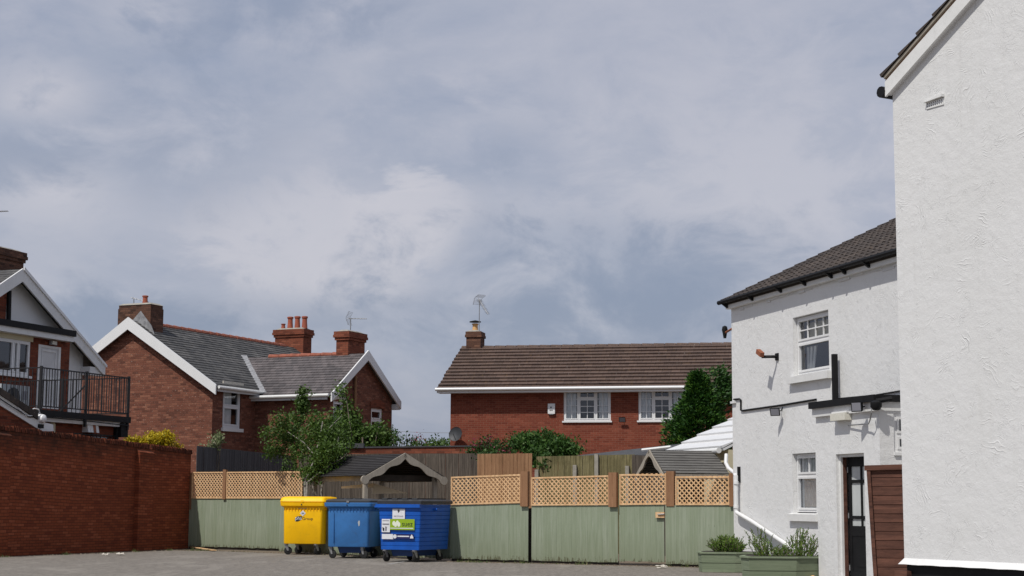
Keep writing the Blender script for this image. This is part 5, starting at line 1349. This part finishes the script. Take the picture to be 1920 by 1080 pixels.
# ---- dark brown gate panel
pg = at(1663, 880, 24.6)
fB = Fr(V((at(1633, 1000, 24.6).x, 24.8, 0)), V((.97, -.25, 0)))
lean = .042; wB = 1.15
t = thing('timber_gate', fB.p(.5, 0), 'leaning dark brown boarded gate panel beside the big white wall', 'gate')
zt = fB.px(1629, 881)[1]
mb = MB(); nb = 14; bh = (zt+.01)/nb
for k in range(nb):
    z0, z1 = .01+bh*k+random.uniform(-.006, .006), .01+bh*(k+1)+.014
    o = lambda z: (zt-z)*lean
    sx = random.uniform(-.004, .004)
    mb.hexa([fB.p(.055+o(z0), z0, .02), fB.p(wB, z0+.01, .02+sx), fB.p(wB, z0+.01, .012), fB.p(.055+o(z0), z0, .012)], [fB.p(.055+o(z1), z1, .012), fB.p(wB, z1+.01, .012), fB.p(wB, z1+.01, .0), fB.p(.055+o(z1), z1, .0)])
mb.build('board_panel', M['brown_boards'], t)
MB().hexa([fB.p(zt*lean, 0, .05), fB.p(zt*lean+.055, 0, .05), fB.p(zt*lean+.055, 0, -.02), fB.p(zt*lean, 0, -.02)], [fB.p(0, zt, .05), fB.p(.055, zt, .05), fB.p(.055, zt, -.02), fB.p(0, zt, -.02)]).build('stile', M['brown_boards'], t)
MB().hexa([fB.p(-.03, zt-.01, .06), fB.p(wB, zt+.02, .06), fB.p(wB, zt+.02, -.04), fB.p(-.03, zt-.01, -.04)], [fB.p(-.03, zt+.065, .06), fB.p(wB, zt+.10, .06), fB.p(wB, zt+.10, -.04), fB.p(-.03, zt+.065, -.04)]).build('capping_rail', M['brown_boards'], t)

# ================================================================== HOUSE E (big white gable, right)
oE = V((729/FPX*21.0, 21.0, 0)); fEg = Fr(oE, V((sin(radians(30)), -cos(radians(30)), 0)))
hE = thing('white_gable_house', fEg.p(3, 0, -3), 'tall white trowel-textured gable wall rising out of the frame', 'house')
zp = fEg.px(1700, 1058)[1]
zEe = fEg.px(1681, 188)[1]
a2, z2 = fEg.px(1836, 0, .08); a1_, z1_ = fEg.px(1670, 187, .08)
tnE = (z2-z1_)/(a2-a1_)
half = 3.6; LE = 2*half
mb = MB(); mb.face(fEg.p(0, zp+.07), fEg.p(LE, zp+.07), fEg.p(LE, zEe+.12), fEg.p(half, zEe+.12+half*tnE), fEg.p(0, zEe+.12))
fEs = Fr(fEg.p(0, 0, 0)-fEg.N*9, fEg.N); mb.face(fEs.p(0, zp), fEs.p(9, zp), fEs.p(9, zEe), fEs.p(0, zEe))
mb.build('wall', M['render_big'], hE)
# bell-cast drip edge above plinth
dm = MB(); n = 60
for k in range(n):
    a = -.06+(LE+.06)*k/n; b_ = -.06+(LE+.06)*(k+1)/n
    j0, j1 = .0025*sin(k*1.7), .0025*sin((k+1)*1.7)
    at_, bt_ = max(a, 0), max(b_, 0)
    dm.hexa([fEg.p(a, zp+j0, .055), fEg.p(b_, zp+j1, .055), fEg.p(b_, zp+j1, -.05), fEg.p(a, zp+j0, -.05)], [fEg.p(at_, zp+.075, .003), fEg.p(bt_, zp+.075, .003), fEg.p(bt_, zp+.075, -.05), fEg.p(at_, zp+.075, -.05)])
dm.build('drip_edge', M['render_smooth'], hE)
MB().box(fEg, .02, LE, 0, zp-.002, -.3, -.02).build('plinth', M['black'], hE)
MB().box(fEg, -.12, .1, 0, zp-.08, -.5, .06).build('gate_post', M['brown_boards'], hE)
# barge, roof
bh = .34
mm = MB(); 
def strip(t0, t1, d0, d1, mat, nm, a_lo=-.05, zo=0):
    ce = lambda a: zEe+a*tnE
    return MB().prism([fEg.p(a_lo, ce(a_lo)+t0, d1), fEg.p(half, ce(half)+t0, d1), fEg.p(half, ce(half)+t1, d1), fEg.p(a_lo, ce(a_lo)+t1, d1)], -fEg.N*(d1-d0)).build(nm, M[mat], hE)
strip(.09, .29, .05, .085, 'white_paint', 'barge_board')
strip(.292, .325, -.1, .07, 'post', 'roof_batten')
strip(.09, .11, .0, .049, 'shade_white', 'soffit', -.02)
strip(.328, .37, .0, .10, 'taupe', 'verge_mortar', -.05)
rf = MB(); E0 = fEg.p(-.08, zEe-.08*tnE+.375, .12); E1 = fEg.p(-.08, zEe-.08*tnE+.375, -9); S = V(fEg.U+Z*tnE)
roof(rf, E0, E1, S, half*sqrt(1+tnE**2), .38, .045, tw=.3, jit=.03)
rf.build('roof', M['pantile'], hE)
MB().tube([fEg.p(-.12, zEe+.14, .10), fEg.p(-.12, zEe+.14, -9)], .075, 10).build('gutter', M['black'], hE, smooth=True)
# vent
va0, vz = fEg.px(1737, 205, .01); va1 = fEg.px(1769, 190, .01)[0]
mb = MB(); mb.box(fEg, va0, va1, vz, vz+.085, .0, .012)
vv = mb.build('air_vent', M['white_paint'], hE)
hm = MB()
for k in range(8):
    for j in range(2): a = va0+(va1-va0)*(k+.7)/8.6; hm.box(fEg, a-.004, a+.004, vz+.02+.035*j, vz+.038+.035*j, .012, .0135)
hm.build('vent_slots', M['ink'], vv)
MB().prism([fEg.p(va0-.01, vz+.08, .004), fEg.p(va1+.01, vz+.10, .004), fEg.p(va1+.01, vz+.135, .004), fEg.p((va0+va1)/2+.04, vz+.125, .004), fEg.p((va0+va1)/2-.05, vz+.10, .004)], fEg.N*.05).build('vent_hood', M['white_paint'], vv)

# ================================================================== PLANTERS
def planter(cx0, cx1, cx2, y0, yb, hgt, label, ang):
    c0 = gnd(cx0, yb); U = V((cos(ang), -sin(ang), 0)); f = Fr(c0, U)
    w1 = f.px(cx1, yb)[0]
    t = thing('planter', f.p(w1/2, 0, -.3), label, 'planter', 'green boarded planters')
    d2 = .38; e = .06
    # footprint: front edge, angled right end, back, angled left
    fp = [(0, 0), (w1, 0), (w1+.42, -d2*.55), (w1+.42, -d2*1.4), (w1, -d2*2), (0, -d2*2), (-.1, -d2)]
    for k in range(2):
        m = MB(); z0 = hgt*k/2+.005; z1 = hgt*(k+1)/2-.006; s0 = 1+e*(z0/hgt); s1 = 1+e*(z1/hgt)
        cx = w1/2; cy = -d2
        P_ = lambda q, s, z: f.p(cx+(q[0]-cx)*s, z, cy+(q[1]-cy)*s)
        m.v = [P_(q, s0, z0) for q in fp]+[P_(q, s1, z1) for q in fp]; n = len(fp)
        m.f = [tuple(range(n-1, -1, -1)), tuple(range(n, 2*n))]+[(i, (i+1) % n, n+(i+1) % n, n+i) for i in range(n)]
        m.build('side_board', M['planter'], t)
    m = MB(); s = 1+e+.05; m.v = [P_(q, s, hgt) for q in fp]+[P_(q, s, hgt+.03) for q in fp]; m.f = [tuple(range(n-1, -1, -1)), tuple(range(n, 2*n))]+[(i, (i+1) % n, n+(i+1) % n, n+i) for i in range(n)]
    m.build('top_rim', M['planter'], t)
    m = MB(); s = .93; m.face(*[P_(q, s, hgt+.035) for q in fp]); m.build('soil', M['dark_wood'], t)
    return f, w1, d2, hgt
def rosemary(f, a0, a1, dd, z0, h, n, label, sparse=False, hf=None):
    t = thing('rosemary_bush', f.p((a0+a1)/2, z0, dd), label, 'shrub')
    lm = MB(); st = MB()
    for i in range(n):
        a = random.uniform(a0, a1); d = dd+random.uniform(-.24, .24)
        hh = h*random.uniform(.45, 1.05)*(hf((a-a0)/(a1-a0)) if hf else (1-.35*abs((a-a0)/(a1-a0)-.45)*2))
        tip = f.p(a+random.gauss(0, .09)+(a-(a0+a1)/2)*.18, z0+hh, d+random.gauss(0, .07)); b = f.p(a, z0, d)
        mid = (b+tip)/2+V((random.gauss(0, .03), random.gauss(0, .03), .02)); st.tube([b, mid, tip], .004, 3)
        m_ = int(34*hh/h)
        for k in range(m_):
            s = k/m_; p = b.lerp(mid, s*2) if s < .5 else mid.lerp(tip, s*2-1)
            dr_ = V((random.gauss(0, 1), random.gauss(0, 1), random.uniform(.7, 1.8))).normalized(); l = random.uniform(.03, .055)*(1.1-.4*s); x = dr_.orthogonal().normalized()*.0065
            lm.face(p-x, p+dr_*l*.5-x*1.2, p+dr_*l, p+dr_*l*.5+x*1.2, p+x)
    st.build('stems', M['bark'], t); lm.build('foliage', M['rosemary'], t)
f, w1, d2, h = planter(1317, 1378, 1410, 1036, 1073, .36, 'green boarded planter nearer the fence, holding the bushier rosemary', radians(12))
rosemary(f, .24, w1+.10, -.36, h, .37, 340, 'dense round rosemary bush in the planter nearest the fence')
f, w1, d2, h = planter(1407, 1492, 1540, 1055, 1094, .42, 'green boarded planter next to the porch, holding straggly rosemary', radians(4))
rosemary(f, .12, w1+.36, -.36, h, .46, 150, 'straggly uneven rosemary bush in the planter beside the porch', hf=lambda x: .75+.35*sin(x*9+1))
ys = fP.p(p0+.02, .0, .12); tag(MB().lathe(ys, [(.07, 0), (.08, .03), (.06, .10), (.02, .14)], 10).build('door_stone', M['pot_pale'], smooth=True), 'pale yellow stone on the ground at the porch corner by the planter', 'stone')

# ================================================================== PLANTS
def limb_tree(name, base, limbs, label, leafspecs, nleaf, size, leafmat, bark='bark', cat='tree', spread=.16, density=1.0):
    t = thing(name, base, label, cat)
    m = MB()
    for pts, r0, r1 in limbs: m.tube(pts, r0, 7, r1)
    m.build('trunk', M[bark], t, smooth=True)
    cs = blobs(leafspecs, density, .12); l = MB(); leafmesh(l, cs, nleaf, size, spread, up=.4); l.build('crown', M[leafmat], t)
    return t
def A_(x, y, Y): return tuple(at(x, y, Y))
# slim tree behind the bins
b0 = V((at(575, 925, 43.4).x, 43.4, 0)); b1 = V((at(603, 925, 43.5).x, 43.5, 0))
limbs = [([b0, at(576, 905, 43.4), at(600, 885, 43.5), at(625, 868, 43.6)], .035, .018), ([b0+V((.03, 0, 0)), at(572, 905, 43.5), at(590, 860, 43.7), at(600, 820, 43.9), at(605, 790, 44.0)], .04, .012),
         ([b1, at(603, 915, 43.5), at(613, 880, 43.6), at(628, 850, 43.7), at(635, 820, 43.8)], .03, .012), ([at(595, 860, 43.7), at(570, 830, 43.9), at(540, 810, 44.1)], .02, .008), ([at(625, 868, 43.6), at(640, 860, 43.5), at(650, 850, 43.5)], .016, .006), ([at(600, 830, 43.9), at(620, 800, 44.0), at(640, 780, 44.1)], .016, .006)]
spec = [(A_(603, 866, 43.7), (.50, .5, .42), 44), (A_(618, 850, 43.7), (.42, .45, .35), 34), (A_(588, 888, 43.6), (.30, .4, .25), 12), (A_(605, 820, 44.1), (.75, .6, .40), 46), (A_(548, 822, 45), (.6, .5, .36), 36), (A_(520, 838, 45), (.35, .4, .25), 14), (A_(528, 792, 44.4), (.35, .3, .28), 13), (A_(505, 812, 44.4), (.14, .2, .2), 4), (A_(500, 845, 44.4), (.12, .2, .15), 3),
        (A_(628, 798, 44.4), (.42, .5, .26), 18), (A_(590, 796, 44.4), (.26, .4, .26), 11), (A_(640, 838, 44.4), (.4, .4, .3), 14), (A_(596, 776, 44.4), (.15, .2, .12), 3), (A_(560, 850, 44.4), (.4, .3, .25), 12)]
limb_tree('garden_tree', b0, limbs, 'leafy garden tree with thin forked stems rising behind the yellow bin', spec, 12000, .052, 'leaf', 'bark_pale', spread=.10)
b = V((at(566, 870, 49).x, 49, 0))
limb_tree('young_tree', b, [([b, at(566, 860, 49), at(567, 800, 49), at(568, 735, 49)], .02, .008)], 'narrow young tree with a pale stem standing highest before the slate house', [(A_(568, 762, 49), (.16, .16, .52), 24), (A_(566, 740, 49), (.10, .1, .18), 6), (A_(556, 790, 49), (.25, .25, .3), 12)], 1500, .06, 'leaf', 'bark_pale', spread=.08)
b = V((at(680, 870, 51.5).x, 51.5, 0))
limb_tree('bush', b, [([b, at(680, 820, 51.5)], .06, .03), ([b+Z*1.2, at(655, 790, 51.6), at(650, 750, 51.6)], .03, .01), ([b+Z*1.2, at(710, 800, 51.6)], .03, .01)], 'spreading broad-leaved bush in front of the shaded gable behind garden wall', [(A_(665, 820, 52), (.7, .7, .55), 60), (A_(700, 822, 52), (.7, .7, .45), 50), (A_(640, 800, 52), (.6, .6, .5), 36), (A_(722, 832, 52), (.35, .4, .25), 16), (A_(655, 795, 52), (.35, .4, .25), 10), (A_(650, 760, 52), (.10, .2, .3), 6), (A_(640, 735, 52), (.15, .2, .15), 4)], 6500, .075, 'leaf', cat='bush', spread=.12)
# conifer
b = V((at(1312, 900, 52).x, 52, 0))
t = thing('conifer_tree', b, 'dense dark green conifer between brown tiled roof and white house', 'tree')
MB().tube([b, b+Z*5.3], .12, 8, .03).build('trunk', M['bark'], t)
cs = []
W0 = at(1312, 838, 52).z
for i in range(2300):
    h = random.random()**.8; z = .8+h*4.55
    prof = 1.05*min(1, .82+.18*sin(z*2.0))*(1-max(0, (z-3.2)/2.35))**.8 if z > 3.2 else 1.05+.06*sin(z*4)
    a = random.uniform(0, 2*pi); r = prof*(random.uniform(.45, 1.08))*(1+.16*sin(3*a+z*3)+.1*sin(7*a+z*5)); cs.append((V((b.x+r*cos(a), b.y+r*sin(a), z+random.uniform(-.05, .05))), 1))
for px_, py_ in ((1350, 712), (1360, 735), (1345, 750)): 
    for _ in range(60): q_ = at(px_+random.gauss(0, 9), py_+random.gauss(0, 13), 52.3+random.gauss(0, .2)); cs.append((q_, 1))
fm_ = MB()
for (c, r) in cs:
    out = V((c.x-b.x, c.y-b.y, 0)); out = out.normalized() if out.length > .01 else V((1, 0, 0))
    for k in range(13):
        d = (out*random.uniform(.5, 1.2)+Z*random.uniform(-.15, .9)+V((random.gauss(0, .45), random.gauss(0, .45), 0))).normalized()
        p = c+V((random.gauss(0, .07), random.gauss(0, .07), random.gauss(0, .06))); s = random.uniform(.08, .17); x = d.orthogonal().normalized(); x = Matrix.Rotation(random.uniform(0, 6.3), 3, d) @ x
        fm_.face(p, p+d*s*.5+x*s*.22, p+d*s, p+d*s*.5-x*s*.22)
fm_.build('foliage', M['conifer'], t)
fm_ = MB()
for (c, r) in random.sample(cs, 620):
    out = V((c.x-b.x, c.y-b.y, 0)); out = out.normalized() if out.length > .01 else V((1, 0, 0))
    for k in range(6):
        d = (out+Z*random.uniform(.2, 1.2)+V((random.gauss(0, .35), random.gauss(0, .35), 0))).normalized(); p = c+out*.09+V((random.gauss(0, .05), random.gauss(0, .05), random.gauss(0, .05))); s = random.uniform(.08, .14); x = d.orthogonal().normalized()
        fm_.face(p, p+d*s*.5+x*s*.14, p+d*s, p+d*s*.5-x*s*.14)
fm_.build('shoot_tips', M['conifer_tip'], t)
# ivy mound, crimson shrub
def shrub(name, base, specs, n, size, mat, label, cat, spread=.12, stems=None):
    t = thing(name, base, label, cat)
    cs = blobs(specs, 1, .3); l = MB(); leafmesh(l, cs, n, size, spread, up=.5); l.build('foliage', M[mat], t)
    s = MB()
    for k in range(7): c = random.choice(cs)[0]; s.tube([V(base), (V(base)+c)/2+V((random.gauss(0, .1), 0, .1)), c], .02, 5, .006)
    s.build('stems', M['bark'], t)
    return t
b = V((at(1020, 860, 47.2).x, 47.2, 0))
shrub('ivy_mound', b, [(A_(1030, 838, 47.2), (.72, .6, .38), 70), (A_(985, 832, 47.4), (.6, .6, .30), 50), (A_(1060, 845, 47), (.45, .4, .28), 30), (A_(1000, 856, 46.6), (.5, .3, .2), 26), (A_(1020, 868, 44.6), (.28, .15, .15), 12)], 8500, .07, 'ivy', 'dense glossy ivy mound over the fence below the white window', 'ivy', .09)
b = V((at(910, 860, 47).x, 47.0, 0))
shrub('flowering_shrub', b, [(A_(915, 842, 46.5), (.5, .4, .28), 34), (A_(945, 850, 46), (.4, .3, .25), 26), (A_(895, 850, 46.5), (.3, .3, .15), 10), (A_(920, 860, 44.2), (.4, .2, .12), 10)], 2300, .055, 'leaf_dark', 'loose crimson flowered climber above the orange brown fence panel', 'shrub', .10)
ft_ = bpy.data.objects['flowering_shrub']; cs = blobs([(A_(910, 836, 46.4), (.6, .4, .25), 30), (A_(943, 852, 45.8), (.28, .3, .16), 18)]); l = MB(); leafmesh(l, cs, 420, .04, .08); tag(l.build('flowers', M['red_leaf'], ft_), kind='stuff')
b = V((at(770, 850, 50.8).x, 50.8, 0))
t = thing('wild_plant', b, 'thin wispy weeds and red flowers growing above the garden wall', 'plant')
l = MB(); s = MB(); rl = MB()
for (x, y0, y1) in ((738, 838, 800), (744, 838, 808), (757, 838, 814), (764, 838, 812), (775, 838, 822), (783, 838, 816), (788, 838, 826), (731, 838, 818), (750, 838, 822)):
    p0 = at(x, 850, 50.8); p1 = at(x+random.uniform(-4, 4), y1, 50.8); s.tube([p0, p1], .01, 4, .004)
    for k in range(34):
        q_ = p0.lerp(p1, .25+.75*random.random())+V((random.gauss(0, .05), random.gauss(0, .05), 0)); leafmesh(l, [(q_, 1)], 1, .06, .03)
for _ in range(60): leafmesh(rl, [(at(random.gauss(784, 7), random.gauss(824, 7), 50.7), 1)], 1, .035, .02)
s.build('stems', M['bark'], t); l.build('leaves', M['leaf_dark'], t); tag(rl.build('flowers', M['red_leaf'], t), kind='stuff')
# yellow shrub in trough on the wall
pc = at(290, 838, 44.6); 
t = thing('golden_shrub', at(290, 840, 46.4), 'bright golden yellow shrub growing just behind the mossy brick wall', 'shrub')
cs = blobs([(A_(303, 824, 46.6), (.40, .25, .19), 60), (A_(256, 828, 46.0), (.34, .2, .08), 30), (A_(285, 827, 46.3), (.3, .2, .10), 22), (A_(329, 836, 46.9), (.12, .1, .05), 6)]); l = MB(); leafmesh(l, cs, 4200, .05, .06, up=.6); l.build('foliage', M['yellow_leaf'], t)
A = at(240, 835, 45.6); B = at(340, 845, 47.2); f = Fr(A, B-A); tr = thing('trough', f.p(.8, A.z-.25), 'long dark planting trough along the top of the brick wall', 'planter'); MB().box(f, 0, (B-A).length, A.z-.32, A.z-.06, -.3, 0).build('side', M['dark_wood'], tr); 
MB().box(f, .1, (B-A).length-.1, 0, A.z-.325, -.25, -.05).build('support', M['dark_wood'], tr)
b = V((at(405, 850, 48.5).x, 48.5, 0))
shrub('pale_plant', b, [(A_(406, 822, 48.5), (.20, .2, .24), 16), (A_(395, 838, 48.5), (.2, .2, .12), 8)], 420, .06, 'pale_leaf', 'small pale flowering plant against the corner of the slate roofed house', 'plant', .07)
shrub('small_climber', V((at(538, 880, 47.6).x, 47.4, 0)), [(A_(537, 874, 47.4), (.12, .1, .16), 8), (A_(560, 880, 46.6), (.2, .1, .12), 8)], 260, .05, 'leaf', 'small green climber on the dark grey fence above the left trellis', 'plant', .06)
# far trees on the skyline
for (x, y, w, h, lab) in ((822, 836, 1.3, 1.0, 'small distant green treetop on the skyline beside the brick house'), (790, 842, 1.8, .8, 'lower distant hedge top left of the skyline treetop')):
    c = at(x, y, 120); t = thing('distant_tree', (c.x, 120, 0), lab, 'tree')
    l = MB(); leafmesh(l, blobs([((c.x, 120, c.z-h*.6), (w, w, h), 80)]), 1800, .16, .25); l.build('crown', M['leaf'], t); MB().tube([(c.x, 120, 0), (c.x, 120, c.z-h*.5)], .15, 6).build('trunk', M['bark'], t)
# power lines
for i, (y0, y1) in enumerate(((801, 807), (813, 819), (822, 831))):
    m = MB(); pts = []
    A = at(640, y0, 150); B = at(960, y1+3, 135)
    for k in range(13): s_ = k/12; pts.append(A.lerp(B, s_)-Z*.25*sin(pi*s_))
    tag(m.tube(pts, .016, 4).build('power_line', M['grey_metal']), ('highest', 'middle', 'lowest')[i]+' of three thin power lines crossing the sky gap', 'power line', 'power lines')

# ================================================================== LIGHT AND SKY
sunv = V((-.43, -.55, 1.0)).normalized()
sl = bpy.data.lights.new('sun', 'SUN'); sl.energy = 3.4; sl.angle = radians(.9); sl.color = (1, .965, .90)
so = bpy.data.objects.new('sun', sl); COL.objects.link(so); so.rotation_euler = sunv.to_track_quat('Z', 'Y').to_euler(); so.location = (0, 0, 40)
w = bpy.data.worlds.new('World'); sc.world = w; w.use_nodes = True
nt = w.node_tree
class WN(NT):
    def __init__(s): s.t = nt
n = WN(); bg = nt.nodes['Background']; bg.inputs['Strength'].default_value = .1
sky = n.n('ShaderNodeTexSky', sky_type='NISHITA', sun_disc=False); sky.sun_elevation = math.asin(sunv.z); sky.sun_rotation = atan2(sunv.x, sunv.y); sky.air_density = 1.2; sky.dust_density = 2.0
tc = n.n('ShaderNodeTexCoord'); d = tc.outputs['Generated']
def mapped(scl, loc=(0, 0, 0), rot=(0, 0, 0)):
    m = n.n('ShaderNodeMapping'); n.set(m.inputs[0], d); m.inputs['Scale'].default_value = scl; m.inputs['Location'].default_value = loc; m.inputs['Rotation'].default_value = rot; return m.outputs[0]
spz = n.n('ShaderNodeSeparateXYZ'); n.set(spz.inputs[0], d); elev = spz.outputs[2]
n1 = n.noise(mapped((1, 1, 2.3), (3.1, 0, .4), (0, .12, 0)), 4.2, 8, .58, .35)
n2 = n.noise(mapped((1, 1, 1.6), (7.7, 1, .2), (0, -.25, 0)), 14, 9, .62, .35)
n3 = n.noise(mapped((1, 1, 3.0), (1.7, 4, .9), (0, .10, 0)), 9, 8, .6, .5)
def dirv(px, py): r = ray(px, py); return tuple(r)
def blob(px, py, rad, soft=1.0, sx=1.0):
    r = V(dirv(px, py)); vd = n.n('ShaderNodeVectorMath', operation='SUBTRACT'); n.set(vd.inputs[0], d); vd.inputs[1].default_value = r
    ml = n.n('ShaderNodeVectorMath', operation='MULTIPLY'); n.set(ml.inputs[0], vd.outputs[0]); ml.inputs[1].default_value = (1/sx, 1, 1)
    le = n.n('ShaderNodeVectorMath', operation='LENGTH'); n.set(le.inputs[0], ml.outputs[0])
    wob = n.math('ADD', le.outputs['Value'], n.math('MULTIPLY', n.math('SUBTRACT', n2, .5), rad*3.2))
    mr = n.n('ShaderNodeMapRange', interpolation_type='SMOOTHSTEP'); n.set(mr.inputs[0], wob)
    for i, v_ in enumerate((rad, rad*(1-soft), 0, 1)): mr.inputs[i+1].default_value = v_
    return mr.outputs[0]
K = 10
blue = mul(C(150, 160, 183), K); mid = mul(C(165, 172, 190), K); pale = mul(C(190, 191, 203), K); bright = mul(C(206, 204, 212), K)
c1 = n.mix(n.rng(n1, .38, .60), blue, mid)
hi = n.math('ADD', n.math('MULTIPLY', n2, .45), n.math('MULTIPLY', n3, .55))
c1 = n.mix(n.rng(hi, .40, .68, 0, .85), c1, pale)
# big paler fields
fine = n.rng(n2, .38, .60, .35, 1.0)
for (x, y, r, s, k, sx, colr, f) in ((1380, 350, .14, .9, .75, 1.7, pale, 0), (620, 450, .10, .8, .75, 1.6, pale, 0), (130, 420, .07, .9, .6, 2.2, pale, 0), (770, 400, .058, .55, 1.0, .75, bright, 1), (600, 470, .060, .6, .55, 1.7, bright, 0), (640, 470, .040, .8, .6, 2.0, bright, 1), (700, 535, .018, .8, .6, 3.5, bright, 1), (75, 170, .030, .8, .8, 1.8, bright, 1), (100, 355, .030, .8, .75, 2.4, bright, 1), (1450, 330, .06, .9, .45, 2.4, bright, 0), (1150, 90, .12, 1, .5, 1.8, pale, 0), (280, 30, .03, .9, .5, 2.0, bright, 1)):
    m_ = n.math('MULTIPLY', blob(x, y, r, s, sx), k)
    if f: m_ = n.math('MULTIPLY', m_, fine)
    c1 = n.mix(m_, c1, colr)
deep = mul(C(136, 148, 172), K)
for (x, y, r, s, k, sx) in ((200, 590, .035, 1, .85, 4.5), (1000, 590, .06, 1, .8, 2.6), (1200, 520, .045, 1, .65, 3.2), (925, 470, .035, 1, .35, 1.2), (560, 20, .04, 1, .6, 3), (940, 300, .03, 1, .4, 1.6), (300, 270, .06, 1, .45, 1.8), (60, 290, .03, 1, .5, 2.5), (600, 610, .03, 1, .6, 4)):
    c1 = n.mix(n.math('MULTIPLY', blob(x, y, r, s, sx), k), c1, deep)
haze = n.rng(elev, .085, .0, 0, .6); c1 = n.mix(haze, c1, mul(C(150, 158, 176), K))
c2 = n.mix(.88, sky.outputs[0], c1)
n.set(bg.inputs['Color'], c2)
sc.view_settings.view_transform = 'Standard'; sc.view_settings.look = 'None'; sc.view_settings.exposure = 0
